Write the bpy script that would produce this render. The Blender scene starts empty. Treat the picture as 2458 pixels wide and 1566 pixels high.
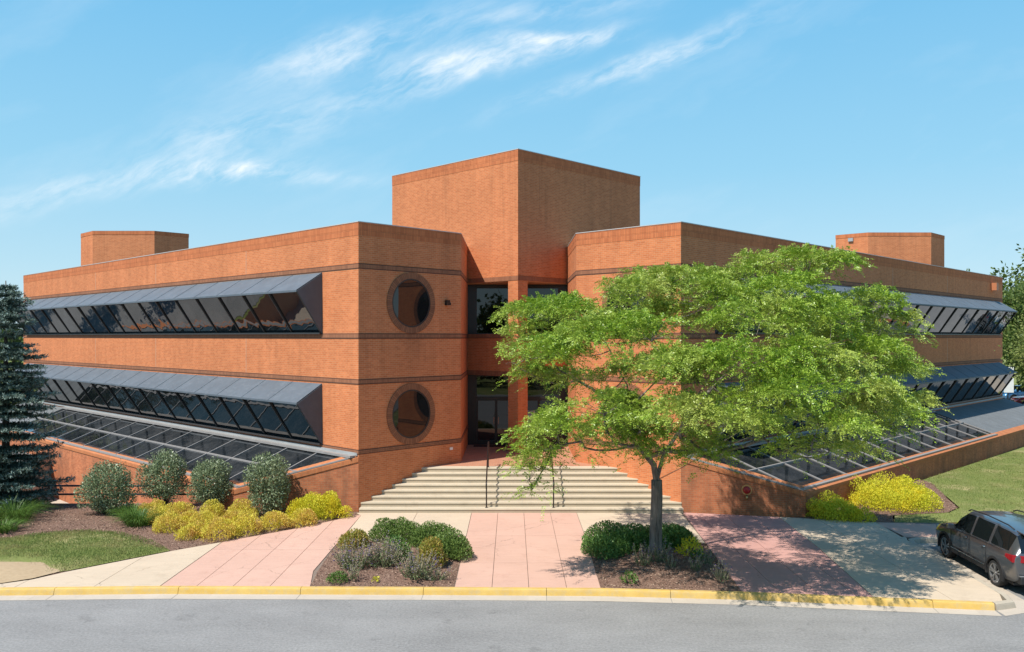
import bpy, bmesh, math, random
import numpy as np
from mathutils import Vector, Matrix
R = math.radians
rng = np.random.default_rng(7)
random.seed(7)
S = bpy.context.scene
COL = S.collection

# ------------------------------------------------------------------ camera
cam_d = bpy.data.cameras.new("camera")
cam = bpy.data.objects.new("camera", cam_d)
COL.objects.link(cam)
cam.location = (0, 0, 6.4)
cam.rotation_euler = (R(90), 0, 0)
cam_d.sensor_width = 36.0
cam_d.lens = 36.0 * 2035 / 2458
cam_d.shift_y = 25.0 / 2458
cam_d.clip_start = 0.1
cam_d.clip_end = 5000
S.camera = cam

# ------------------------------------------------------------------ light
SUN_DIR = Vector((0.48, 0.44, -1.0)).normalized()
sun_d = bpy.data.lights.new("sun", 'SUN')
sun_d.energy = 4.7
sun_d.angle = R(0.5)
sun_d.color = (1.0, 0.955, 0.88)
sun = bpy.data.objects.new("sun", sun_d)
COL.objects.link(sun)
sun.rotation_euler = SUN_DIR.to_track_quat('-Z', 'Y').to_euler()
sun.location = (-20, -20, 40)

S.view_settings.view_transform = 'Standard'
S.view_settings.look = 'None'
S.view_settings.exposure = 0.45
S.view_settings.gamma = 1.0
S.view_settings.use_curve_mapping = False
S.cycles.max_bounces = 6
S.cycles.transparent_max_bounces = 8

world = bpy.data.worlds.new("World")
S.world = world
world.use_nodes = True
wt = world.node_tree
wt.nodes.clear()


class NT:
    """small helper round a node tree"""
    def __init__(self, tree):
        self.t = tree

    def n(self, kind, **kw):
        nd = self.t.nodes.new(kind)
        for k, v in kw.items():
            setattr(nd, k, v)
        return nd

    def link(self, a, b):
        self.t.links.new(a, b)

    def put(self, sock, v):
        if isinstance(v, bpy.types.NodeSocket):
            self.link(v, sock)
        else:
            sock.default_value = v

    def math(self, op, a, b=0.0, c=0.0, clamp=False):
        nd = self.n('ShaderNodeMath', operation=op)
        nd.use_clamp = clamp
        self.put(nd.inputs[0], a)
        self.put(nd.inputs[1], b)
        self.put(nd.inputs[2], c)
        return nd.outputs[0]

    def vmath(self, op, a, b=None):
        nd = self.n('ShaderNodeVectorMath', operation=op)
        self.put(nd.inputs[0], a)
        if b is not None:
            self.put(nd.inputs[1], b)
        return nd.outputs['Value'] if op in ('DOT_PRODUCT', 'LENGTH') else nd.outputs['Vector']

    def mix(self, f, a, b, blend='MIX'):
        nd = self.n('ShaderNodeMix', data_type='RGBA', blend_type=blend)
        self.put(nd.inputs[0], f)
        self.put(nd.inputs[6], a if isinstance(a, bpy.types.NodeSocket) else tuple(a) + ((1,) if len(a) == 3 else ()))
        self.put(nd.inputs[7], b if isinstance(b, bpy.types.NodeSocket) else tuple(b) + ((1,) if len(b) == 3 else ()))
        return nd.outputs[2]

    def noise(self, vec, scale, detail=4, rough=0.55, out='Fac', distortion=0.0):
        nd = self.n('ShaderNodeTexNoise')
        if vec is not None:
            self.link(vec, nd.inputs['Vector'])
        nd.inputs['Scale'].default_value = scale
        nd.inputs['Detail'].default_value = detail
        nd.inputs['Roughness'].default_value = rough
        nd.inputs['Distortion'].default_value = distortion
        return nd.outputs[out]

    def ramp(self, f, stops):
        nd = self.n('ShaderNodeValToRGB')
        self.put(nd.inputs[0], f)
        el = nd.color_ramp.elements
        while len(el) < len(stops):
            el.new(0.5)
        for e, (p, c) in zip(el, stops):
            e.position = p
            e.color = tuple(c) + (1,) if len(c) == 3 else c
        return nd.outputs[0]

    def maprange(self, f, a, b, c=0.0, d=1.0):
        nd = self.n('ShaderNodeMapRange')
        self.put(nd.inputs[0], f)
        for i, v in enumerate((a, b, c, d)):
            nd.inputs[i + 1].default_value = v
        return nd.outputs[0]

    def comb(self, x, y, z):
        nd = self.n('ShaderNodeCombineXYZ')
        for i, v in enumerate((x, y, z)):
            self.put(nd.inputs[i], v)
        return nd.outputs[0]

    def sep(self, v):
        nd = self.n('ShaderNodeSeparateXYZ')
        self.link(v, nd.inputs[0])
        return nd.outputs

    def bump(self, h, strength=0.3, dist=0.02):
        nd = self.n('ShaderNodeBump')
        nd.inputs['Strength'].default_value = strength
        nd.inputs['Distance'].default_value = dist
        self.link(h, nd.inputs['Height'])
        return nd.outputs[0]


w = NT(wt)
sky = w.n('ShaderNodeTexSky', sky_type='NISHITA')
sky.sun_disc = False
sky.sun_elevation = R(56.9)
sky.sun_rotation = math.atan2(-0.48, -0.44)
sky.altitude = 50
sky.air_density = 1.0
sky.dust_density = 0.35
sky.ozone_density = 2.6
tc = w.n('ShaderNodeTexCoord')
dirv = tc.outputs['Generated']
dx, dy, dz = w.sep(dirv)
dyc = w.math('MAXIMUM', dy, 0.05)
uu = w.math('DIVIDE', dx, dyc)
vv = w.math('DIVIDE', dz, dyc)
# thin cirrus: (direction x/y, z/y, half length, half width, tilt, strength)
CIRRUS = [(-.215, .33, .085, .022, .26, .75), (-.10, .318, .075, .016, .28, .8), (-.02, .322, .12, .013, .30, .95), (.05, .352, .07, .009, .05, .8),
          (.155, .322, .14, .012, .30, .7), (.23, .36, .10, .010, .36, .38), (.05, .385, .13, .014, .18, .4),
          (-.30, .245, .13, .026, .22, .5), (-.345, .19, .085, .012, .10, .9), (-.27, .187, .10, .009, -.08, .5), (-.56, .165, .10, .016, .28, .45),
          (-.42, .195, .15, .014, .18, .3), (-.11, .372, .14, .02, .22, .25)]
tot = None
wv = w.noise(w.comb(uu, vv, 0.0), 7.0, 4, 0.6, 'Color')
wx, wy, _ = w.sep(wv)
uw = w.math('ADD', uu, w.math('MULTIPLY', w.math('SUBTRACT', wx, 0.5), 0.055))
vw = w.math('ADD', vv, w.math('MULTIPLY', w.math('SUBTRACT', wy, 0.5), 0.045))
for (cu, cv, hl, hw, tl, st) in CIRRUS:
    a = w.math('SUBTRACT', uw, cu)
    b = w.math('SUBTRACT', vw, cv)
    ca, sa = math.cos(tl), math.sin(tl)
    p = w.math('ADD', w.math('MULTIPLY', a, ca / hl), w.math('MULTIPLY', b, sa / hl))
    q = w.math('ADD', w.math('MULTIPLY', a, -sa / hw), w.math('MULTIPLY', b, ca / hw))
    r2 = w.math('ADD', w.math('MULTIPLY', p, p), w.math('MULTIPLY', q, q))
    g = w.math('MULTIPLY', w.math('EXPONENT', w.math('MULTIPLY', r2, -1.0)), st)
    tot = g if tot is None else w.math('ADD', tot, g)
ct, st_ = math.cos(0.42), math.sin(0.42)
us = w.math('ADD', w.math('MULTIPLY', uw, ct), w.math('MULTIPLY', vw, st_))
vs = w.math('ADD', w.math('MULTIPLY', uw, -st_), w.math('MULTIPLY', vw, ct))
n1 = w.noise(w.comb(w.math('MULTIPLY', us, 9.0), w.math('MULTIPLY', vs, 42.0), 1.7), 1.0, 8, 0.66)
n2 = w.noise(w.comb(w.math('MULTIPLY', us, 16.0), w.math('MULTIPLY', vs, 26.0), 5.2), 1.0, 6, 0.6)
fib = w.math('ADD', w.math('MULTIPLY', w.maprange(n1, 0.40, 0.66), 0.8), w.math('MULTIPLY', w.maprange(n2, 0.42, 0.66), 0.4))
cl = w.math('MULTIPLY', tot, fib, clamp=True)
faint = w.math('MULTIPLY', w.maprange(w.noise(w.comb(w.math('MULTIPLY', us, 4.0), w.math('MULTIPLY', vs, 13.0), 3.1), 1.0, 6, 0.6), 0.52, 0.8), 0.10)
cl = w.math('ADD', w.math('MULTIPLY', cl, 0.80), faint, clamp=True)
front = w.math('GREATER_THAN', dy, 0.05)
cl = w.math('MULTIPLY', cl, front)
# clear summer air: the physical sky, paled towards the horizon
el = w.math('ARCSINE', w.math('MAXIMUM', w.math('MINIMUM', dz, 1.0), -1.0))
grad = w.ramp(w.math('MULTIPLY', el, 1.0 / 1.5708), [(0.0, (0.38, 0.50, 0.555)), (0.05, (0.29, 0.46, 0.555)), (0.12, (0.195, 0.41, 0.555)), (0.24, (0.118, 0.345, 0.545)), (0.45, (0.065, 0.22, 0.45)), (1.0, (0.04, 0.13, 0.32))])
skyc = w.mix(0.9, sky.outputs[0], w.vmath('MULTIPLY', grad, (10.0, 10.0, 10.0)))
bgc = w.mix(cl, skyc, (6.6, 6.8, 6.9))
bg = w.n('ShaderNodeBackground')
w.link(bgc, bg.inputs['Color'])
bg.inputs['Strength'].default_value = 0.12
wo = w.n('ShaderNodeOutputWorld')
w.link(bg.outputs[0], wo.inputs['Surface'])

# ------------------------------------------------------------------ object helpers
def tag(o, label=None, cat=None, group=None, kind=None):
    if label: o['label'] = label
    if cat: o['category'] = cat
    if group: o['group'] = group
    if kind: o['kind'] = kind
    return o


def thing(name, label, cat, loc, group=None):
    o = bpy.data.objects.new(name, None)
    COL.objects.link(o)
    o.location = loc
    o.empty_display_size = 0.3
    return tag(o, label, cat, group)


def attach(o, parent):
    """parent a mesh (vertices in world metres) without moving it"""
    if parent is not None:
        o.parent = parent
        off = Vector((0, 0, 0))
        p = parent
        while p is not None:
            if p.type == 'EMPTY':
                off += p.location
            p = p.parent
        o.matrix_parent_inverse = Matrix.Translation(-off) if parent.type == 'EMPTY' else Matrix.Identity(4)
    return o


class MB:
    def __init__(self):
        self.v, self.f, self.m = [], [], []

    def face(self, pts, mi=0):
        b = len(self.v)
        self.v += [tuple(p) for p in pts]
        self.f.append(tuple(range(b, b + len(pts))))
        self.m.append(mi)

    def hull8(self, p, mi=0):
        """p: 4 bottom (ccw from above) + 4 top"""
        b = len(self.v)
        self.v += [tuple(q) for q in p]
        for f in ((3, 2, 1, 0), (4, 5, 6, 7), (0, 1, 5, 4), (1, 2, 6, 5), (2, 3, 7, 6), (3, 0, 4, 7)):
            self.f.append(tuple(b + i for i in f))
            self.m.append(mi)

    def box(self, x0, y0, z0, x1, y1, z1, mi=0):
        self.hull8([(x0, y0, z0), (x1, y0, z0), (x1, y1, z0), (x0, y1, z0), (x0, y0, z1), (x1, y0, z1), (x1, y1, z1), (x0, y1, z1)], mi)

    def prism(self, poly, z0, z1, mi=0, cap=True):
        """vertical prism over a ccw polygon; z1 may be a list"""
        n = len(poly)
        z1 = z1 if isinstance(z1, (list, tuple)) else [z1] * n
        b = len(self.v)
        self.v += [(p[0], p[1], z0) for p in poly] + [(p[0], p[1], z) for p, z in zip(poly, z1)]
        for i in range(n):
            j = (i + 1) % n
            self.f.append((b + i, b + j, b + n + j, b + n + i))
            self.m.append(mi)
        if cap:
            self.f.append(tuple(b + n + i for i in range(n)))
            self.f.append(tuple(b + i for i in reversed(range(n))))
            self.m += [mi, mi]

    def bar(self, a, b, w_, h, up=(0, 0, 1), mi=0):
        a, b, up = Vector(a), Vector(b), Vector(up)
        d = (b - a).normalized()
        s = d.cross(up).normalized() * (w_ / 2)
        u = s.cross(d).normalized() * (h / 2)
        self.hull8([a - s - u, a + s - u, b + s - u, b - s - u, a - s + u, a + s + u, b + s + u, b - s + u], mi)

    def tube(self, pts, rad, seg=8, mi=0, cap=True):
        pts = [Vector(p) for p in pts]
        rad = rad if isinstance(rad, (list, tuple)) else [rad] * len(pts)
        b = len(self.v)
        ref = None
        for i, p in enumerate(pts):
            d = (pts[min(i + 1, len(pts) - 1)] - pts[max(i - 1, 0)]).normalized()
            if ref is None:
                ref = Vector((1, 0, 0)) if abs(d.x) < 0.9 else Vector((0, 1, 0))
            ref = (ref - d * ref.dot(d)).normalized()
            e2 = d.cross(ref)
            for k in range(seg):
                an = 2 * math.pi * k / seg
                self.v.append(tuple(p + (ref * math.cos(an) + e2 * math.sin(an)) * rad[i]))
        for i in range(len(pts) - 1):
            for k in range(seg):
                k2 = (k + 1) % seg
                self.f.append((b + i * seg + k, b + i * seg + k2, b + (i + 1) * seg + k2, b + (i + 1) * seg + k))
                self.m.append(mi)
        if cap:
            self.f.append(tuple(b + k for k in reversed(range(seg))))
            self.f.append(tuple(b + (len(pts) - 1) * seg + k for k in range(seg)))
            self.m += [mi, mi]

    def build(self, name, mats, parent=None, smooth=False, bevel=0.0):
        me = bpy.data.meshes.new(name)
        me.from_pydata(self.v, [], self.f)
        mats = mats if isinstance(mats, (list, tuple)) else [mats]
        for m in mats:
            me.materials.append(m)
        me.polygons.foreach_set('material_index', self.m)
        if smooth:
            me.polygons.foreach_set('use_smooth', [True] * len(self.f))
        me.update()
        o = bpy.data.objects.new(name, me)
        COL.objects.link(o)
        if bevel:
            bv = o.modifiers.new('bevel', 'BEVEL')
            bv.width = bevel
            bv.segments = 2
            bv.limit_method = 'ANGLE'
        return attach(o, parent)


def quads_obj(name, V, mats, parent=None, mi=None):
    """V: (n,4,3) array of quads -> one mesh object"""
    V = np.asarray(V, dtype=np.float32)
    n = len(V)
    me = bpy.data.meshes.new(name)
    me.vertices.add(n * 4)
    me.vertices.foreach_set('co', V.reshape(-1))
    me.loops.add(n * 4)
    me.loops.foreach_set('vertex_index', np.arange(n * 4, dtype=np.int32))
    me.polygons.add(n)
    me.polygons.foreach_set('loop_start', np.arange(0, n * 4, 4, dtype=np.int32))
    me.polygons.foreach_set('loop_total', np.full(n, 4, dtype=np.int32))
    mats = mats if isinstance(mats, (list, tuple)) else [mats]
    for m in mats:
        me.materials.append(m)
    if mi is not None:
        me.polygons.foreach_set('material_index', np.asarray(mi, dtype=np.int32))
    me.update(calc_edges=True)
    o = bpy.data.objects.new(name, me)
    COL.objects.link(o)
    return attach(o, parent)


def unit(a):
    return a / np.maximum(np.linalg.norm(a, axis=-1, keepdims=True), 1e-9)


def rand_dir(n, r=rng):
    return unit(r.normal(size=(n, 3)))


def leaves(P, D, N, ln, wd):
    """diamond leaves: base point, direction, face normal, length, width -> quads"""
    D = unit(D)
    Sd = unit(np.cross(D, N))
    ln = np.asarray(ln).reshape(-1, 1)
    wd = np.asarray(wd).reshape(-1, 1)
    Q = np.empty((len(P), 4, 3))
    Q[:, 0] = P
    Q[:, 1] = P + D * ln * 0.45 + Sd * wd * 0.5
    Q[:, 2] = P + D * ln
    Q[:, 3] = P + D * ln * 0.45 - Sd * wd * 0.5
    return Q


# ------------------------------------------------------------------ materials
MATS = {}


def mat(name):
    m = bpy.data.materials.new(name)
    m.use_nodes = True
    m.node_tree.nodes.clear()
    t = NT(m.node_tree)
    b = t.n('ShaderNodeBsdfPrincipled')
    o = t.n('ShaderNodeOutputMaterial')
    t.link(b.outputs[0], o.inputs['Surface'])
    MATS[name] = m
    t.bsdf, t.out = b, o
    return m, t


def setp(t, **kw):
    names = dict(color='Base Color', rough='Roughness', metal='Metallic', ior='IOR', spec='Specular IOR Level', normal='Normal', coat='Coat Weight', coat_rough='Coat Roughness', alpha='Alpha', trans='Transmission Weight', emit='Emission Color', emit_s='Emission Strength')
    for k, v in kw.items():
        s = t.bsdf.inputs[names[k]]
        if isinstance(v, tuple) and len(v) == 3:
            v = v + (1,)
        t.put(s, v)


def wallcoord(t):
    """metres along the wall / metres up, from the surface's own position and facing"""
    g = t.n('ShaderNodeNewGeometry')
    tan = t.vmath('NORMALIZE', t.vmath('CROSS_PRODUCT', (0, 0, 1), g.outputs['True Normal']))
    u = t.vmath('DOT_PRODUCT', g.outputs['Position'], tan)
    z = t.sep(g.outputs['Position'])[2]
    return u, z, g.outputs['Position']


def brick_mat(name, c1, c2, mortar, soldier=False, bw=0.205, rh=0.071, stain=0.0):
    m, t = mat(name)
    u, z, pos = wallcoord(t)
    vec = t.comb(z, u, 0.0) if soldier else t.comb(u, z, 0.0)
    bt = t.n('ShaderNodeTexBrick')
    t.link(vec, bt.inputs['Vector'])
    bt.inputs['Color1'].default_value = tuple(c1) + (1,)
    bt.inputs['Color2'].default_value = tuple(c2) + (1,)
    bt.inputs['Mortar'].default_value = tuple(mortar) + (1,)
    bt.inputs['Scale'].default_value = 1.0
    bt.inputs['Mortar Size'].default_value = 0.0055
    bt.inputs['Mortar Smooth'].default_value = 0.2
    bt.inputs['Bias'].default_value = -0.1
    bt.inputs['Brick Width'].default_value = bw
    bt.inputs['Row Height'].default_value = rh
    if soldier:
        bt.offset = 0.0
    # weathering: broad blotches, streaks that run down, fine grain
    big = t.noise(pos, 0.35, 5, 0.6)
    streak = t.noise(t.comb(t.math('MULTIPLY', u, 2.2), t.math('MULTIPLY', z, 0.16), 3.0), 1.0, 5, 0.62)
    mid = t.noise(t.comb(t.math('MULTIPLY', u, 1.2), t.math('MULTIPLY', z, 5.0), 0.5), 1.6, 4, 0.6)
    f = t.math('ADD', t.math('MULTIPLY', t.maprange(big, 0.3, 0.72), 0.5), t.math('MULTIPLY', t.maprange(streak, 0.36, 0.7), 0.5))
    val = t.math('ADD', 0.80, t.math('MULTIPLY', f, 0.30))
    val = t.math('MULTIPLY', val, t.math('ADD', 0.90, t.math('MULTIPLY', mid, 0.2)))
    hs = t.n('ShaderNodeHueSaturation')
    t.link(bt.outputs['Color'], hs.inputs['Color'])
    t.link(val, hs.inputs['Value'])
    col = hs.outputs[0]
    # run-off stains below copings and sills
    run = t.maprange(t.noise(t.comb(t.math('MULTIPLY', u, 1.7), t.math('MULTIPLY', z, 0.10), 9.0), 1.0, 7, 0.7), 0.56, 0.74)
    top = t.math('ADD', t.maprange(z, 8.6, 10.1), t.math('MULTIPLY', t.maprange(z, 4.2, 6.4), t.maprange(z, 6.6, 6.4)))
    col = t.mix(t.math('MULTIPLY', t.math('MULTIPLY', run, top, clamp=True), 0.38), col, (0.13, 0.055, 0.032))
    if name == "orange_brick":      # long stain left by water running off the upper left round window
        rel = t.vmath('SUBTRACT', pos, (-5.483, 30.28, 0.0))
        s_ = t.math('DIVIDE', t.math('SUBTRACT', t.vmath('DOT_PRODUCT', rel, (0.70027, 0.71388, 0.0)), 2.45), 0.34)
        g_ = t.math('EXPONENT', t.math('MULTIPLY', t.math('MULTIPLY', s_, s_), -1.0))
        on = t.math('LESS_THAN', t.math('ABSOLUTE', t.vmath('DOT_PRODUCT', rel, (0.7146, -0.69953, 0.0))), 0.05)
        zr = t.math('MULTIPLY', t.maprange(z, 4.7, 6.3), t.math('LESS_THAN', z, 6.5))
        k_ = t.math('MULTIPLY', t.math('MULTIPLY', g_, on), t.math('MULTIPLY', zr, t.maprange(streak, 0.3, 0.6)))
        col = t.mix(t.math('MULTIPLY', k_, 0.55, clamp=True), col, (0.12, 0.055, 0.035))
    if stain > 0:
        low = t.maprange(z, 1.0, 0.0)
        sn = t.maprange(t.noise(t.comb(t.math('MULTIPLY', u, 1.4), t.math('MULTIPLY', z, 0.5), 8.0), 1.3, 6, 0.68), 0.42, 0.72)
        col = t.mix(t.math('MULTIPLY', sn, stain), col, (0.09, 0.06, 0.042))
        wht = t.maprange(t.noise(t.comb(t.math('MULTIPLY', u, 2.0), t.math('MULTIPLY', z, 1.2), 2.0), 1.7, 6, 0.7), 0.66, 0.8)
        col = t.mix(t.math('MULTIPLY', wht, 0.35), col, (0.5, 0.36, 0.27))
    fine = t.noise(pos, 30.0, 2, 0.5)
    h = t.math('ADD', t.math('MULTIPLY', bt.outputs['Fac'], -1.0), t.math('MULTIPLY', fine, 0.4))
    setp(t, color=col, rough=0.86, spec=0.25, normal=t.bump(h, 0.55, 0.008))
    return m


BRICK = brick_mat("orange_brick", (0.63, 0.213, 0.083), (0.52, 0.16, 0.060), (0.58, 0.33, 0.19))
BRICK_LOW = brick_mat("weathered_brick", (0.58, 0.195, 0.085), (0.44, 0.135, 0.058), (0.46, 0.27, 0.16), stain=0.55)
BAND = brick_mat("brown_brick", (0.35, 0.150, 0.080), (0.27, 0.112, 0.060), (0.15, 0.08, 0.05), soldier=True, bw=0.205, rh=0.075)
COPE = brick_mat("coping_brick", (0.59, 0.192, 0.075), (0.48, 0.143, 0.055), (0.32, 0.125, 0.06), soldier=True, bw=0.232, rh=0.078)
ROWLOCK = brick_mat("rowlock_brick", (0.52, 0.19, 0.075), (0.43, 0.145, 0.058), (0.40, 0.2, 0.11), soldier=True, bw=0.30, rh=0.078)


def simple(name, color, rough=0.5, metal=0.0, var=0.12, scale=6.0, bump=0.0, bscale=40.0, **kw):
    m, t = mat(name)
    g = t.n('ShaderNodeNewGeometry')
    n = t.noise(g.outputs['Position'], scale, 5, 0.6)
    c = t.mix(n, tuple(x * (1 - var) for x in color), tuple(min(1, x * (1 + var)) for x in color))
    setp(t, color=c, rough=rough, metal=metal, **kw)
    if bump:
        setp(t, normal=t.bump(t.noise(g.outputs['Position'], bscale, 4, 0.6), bump, 0.01))
    return m


def metal_panel(name, color, rough):
    m, t = mat(name)
    g = t.n('ShaderNodeNewGeometry')
    p = g.outputs['Position']
    n = t.noise(p, 1.3, 6, 0.7)
    n2 = t.noise(t.vmath('MULTIPLY', p, (1.0, 1.0, 4.0)), 3.0, 5, 0.65, distortion=0.6)
    c = t.mix(t.maprange(n, 0.35, 0.7), color, tuple(x * 1.25 for x in color))
    c = t.mix(t.math('MULTIPLY', t.maprange(n2, 0.54, 0.78), 0.38), c, (0.24, 0.26, 0.28))
    setp(t, color=c, rough=t.math('ADD', rough, t.math('MULTIPLY', n2, 0.2)), metal=0.0, spec=0.28, normal=t.bump(n, 0.03, 0.03))
    return m


BANDLINE = simple("band_shadow_line", (0.085, 0.042, 0.028), 0.9)  # shadow lines above and below each brick band, painted as dark strips
HOOD = metal_panel("weathered_slate_metal", (0.094, 0.114, 0.136), 0.48)
CHEEK = simple("dark_side_metal", (0.072, 0.086, 0.105), 0.7, var=.25, scale=3)
FLASH = metal_panel("pale_flashing", (0.30, 0.31, 0.31), 0.5)
ROOFM = metal_panel("lead_roofing", (0.135, 0.142, 0.145), 0.6)
FRAME = simple("bronze_frame", (0.018, 0.017, 0.018), 0.4)
MULL = simple("dark_mullion", (0.04, 0.036, 0.036), 0.45)
RAFTER = simple("grey_rafter", (0.27, 0.255, 0.245), 0.55, var=0.25, scale=3)
CAPW = simple("white_cap_metal", (0.48, 0.44, 0.42), 0.4)
BLACKM = simple("black_metal", (0.012, 0.011, 0.011), 0.35)
WHITEP = simple("white_paint", (0.75, 0.74, 0.7), 0.5)
REDP = simple("red_paint", (0.36, 0.02, 0.018), 0.3)
BRASS = simple("brass", (0.5, 0.36, 0.16), 0.35, 0.8)
JOINT = simple("pale_sealant", (0.50, 0.33, 0.23), 0.8)


def glass_mat(name, tint, ior=1.75, wav=0.25, wscale=0.55, dirt=0.0):
    m, t = mat(name)
    g = t.n('ShaderNodeNewGeometry')
    p = g.outputs['Position']
    rnd = g.outputs['Random Per Island']
    off = t.vmath('ADD', p, t.comb(t.math('MULTIPLY', rnd, 37.0), t.math('MULTIPLY', rnd, 91.0), 0.0))
    n = t.noise(off, wscale, 2, 0.4)
    c = t.mix(rnd, tuple(x * 0.7 for x in tint), tuple(x * 1.4 for x in tint))
    ro = 0.015
    if dirt:
        d = t.noise(p, 1.1, 6, 0.65)
        d2 = t.noise(t.vmath('MULTIPLY', p, (6.0, 6.0, 1.0)), 1.0, 4, 0.6)
        k = t.math('MULTIPLY', t.maprange(t.math('MULTIPLY', d, t.math('ADD', d2, 0.5)), 0.42, 0.85), dirt)
        c = t.mix(k, c, (0.30, 0.29, 0.28))
        ro = t.math('ADD', 0.03, t.math('MULTIPLY', k, 0.25))
    setp(t, color=c, rough=ro, ior=ior, normal=t.bump(n, wav, 0.02))
    return m


GLASS = glass_mat("tinted_window_glass", (0.006, 0.009, 0.011), 1.85, 1.0, 0.75)
GLASS_RND = glass_mat("round_window_glass", (0.008, 0.008, 0.009), 1.6, 0.25, 0.4)
GLASS_DOOR = glass_mat("entrance_glass", (0.004, 0.004, 0.005), 1.6, 0.12, 0.5)
GLASS_SKY = glass_mat("skylight_glass", (0.010, 0.013, 0.016), 1.75, 0.3, 0.7, dirt=0.16)


def leafmat(name, c1, c2, trans=0.35, rough=0.5, big=None, hl=0.3):
    m, t = mat(name)
    g = t.n('ShaderNodeNewGeometry')
    c = t.mix(g.outputs['Random Per Island'], c1, c2)
    if big is not None:
        k = t.maprange(t.noise(g.outputs['Position'], big[1], 3, 0.6), 0.45, 0.7)
        c = t.mix(k, c, big[0])
    setp(t, color=c, rough=rough, spec=hl)
    tr = t.n('ShaderNodeBsdfTranslucent')
    t.link(c, tr.inputs['Color'])
    mx = t.n('ShaderNodeMixShader')
    mx.inputs[0].default_value = trans
    t.link(t.bsdf.outputs[0], mx.inputs[1])
    t.link(tr.outputs[0], mx.inputs[2])
    t.link(mx.outputs[0], t.out.inputs['Surface'])
    return m


def barkmat(name, c1, c2):
    m, t = mat(name)
    g = t.n('ShaderNodeNewGeometry')
    p = g.outputs['Position']
    n = t.noise(t.vmath('MULTIPLY', p, (14.0, 14.0, 1.6)), 1.0, 6, 0.7)
    n2 = t.noise(p, 3.0, 4, 0.6)
    c = t.mix(t.maprange(n, 0.35, 0.7), c1, c2)
    c = t.mix(t.math('MULTIPLY', n2, 0.4), c, (0.12, 0.11, 0.09))
    setp(t, color=c, rough=0.9, spec=0.15, normal=t.bump(n, 0.9, 0.03))
    return m


L_LOCUST = leafmat("honey_locust_leaf", (0.13, 0.25, 0.018), (0.36, 0.48, 0.05), 0.22, 0.40, ((0.40, 0.45, 0.09), 0.55), 0.45)
L_SPRUCE_TIP = leafmat("spruce_young_needle", (0.13, 0.20, 0.165), (0.31, 0.39, 0.335), 0.12, 0.6)
L_SPRUCE = leafmat("blue_spruce_needle", (0.034, 0.066, 0.050), (0.125, 0.180, 0.145), 0.12, 0.6)
L_HOLLY = leafmat("holly_leaf", (0.09, 0.13, 0.055), (0.34, 0.40, 0.22), 0.2, 0.42, None, 0.5)
L_GOLD = leafmat("golden_spirea_leaf", (0.60, 0.53, 0.06), (0.82, 0.70, 0.11), 0.32, 0.6, ((0.66, 0.40, 0.12), 2.2))
L_LIME = leafmat("lime_spirea_leaf", (0.50, 0.52, 0.03), (0.76, 0.70, 0.06), 0.32, 0.6, ((0.80, 0.64, 0.03), 1.2))
L_BOX = leafmat("boxwood_leaf", (0.085, 0.15, 0.030), (0.20, 0.28, 0.065), 0.25, 0.5)
L_DARK = leafmat("dark_hedge_leaf", (0.065, 0.15, 0.036), (0.19, 0.31, 0.07), 0.25, 0.45)
L_LILY = leafmat("daylily_blade", (0.065, 0.14, 0.022), (0.14, 0.23, 0.045), 0.3, 0.45)
L_SAGE = leafmat("sage_leaf", (0.085, 0.13, 0.05), (0.19, 0.23, 0.10), 0.25, 0.6)
L_STALK = leafmat("dry_flower_stalk", (0.26, 0.24, 0.14), (0.40, 0.33, 0.23), 0.2, 0.7)
L_PURP = leafmat("purple_flower", (0.10, 0.06, 0.26), (0.17, 0.11, 0.32), 0.25, 0.6)
L_ORNG = leafmat("orange_tinged_leaf", (0.20, 0.26, 0.03), (0.46, 0.30, 0.08), 0.3, 0.5)
L_FAR = leafmat("far_tree_leaf", (0.065, 0.115, 0.022), (0.15, 0.20, 0.045), 0.3, 0.55)
L_PEAR = leafmat("small_leaf_tree_leaf", (0.15, 0.20, 0.045), (0.27, 0.30, 0.09), 0.35, 0.5)
L_WOOD = leafmat("woodland_leaf", (0.04, 0.08, 0.018), (0.09, 0.14, 0.03), 0.25, 0.55)
L_GRASS = leafmat("grass_blade", (0.125, 0.185, 0.04), (0.25, 0.30, 0.085), 0.3, 0.6, ((0.33, 0.29, 0.12), 0.9))
BARK = barkmat("locust_bark", (0.085, 0.066, 0.055), (0.37, 0.30, 0.25))
BARK2 = barkmat("dark_bark", (0.03, 0.024, 0.02), (0.09, 0.07, 0.055))


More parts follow.
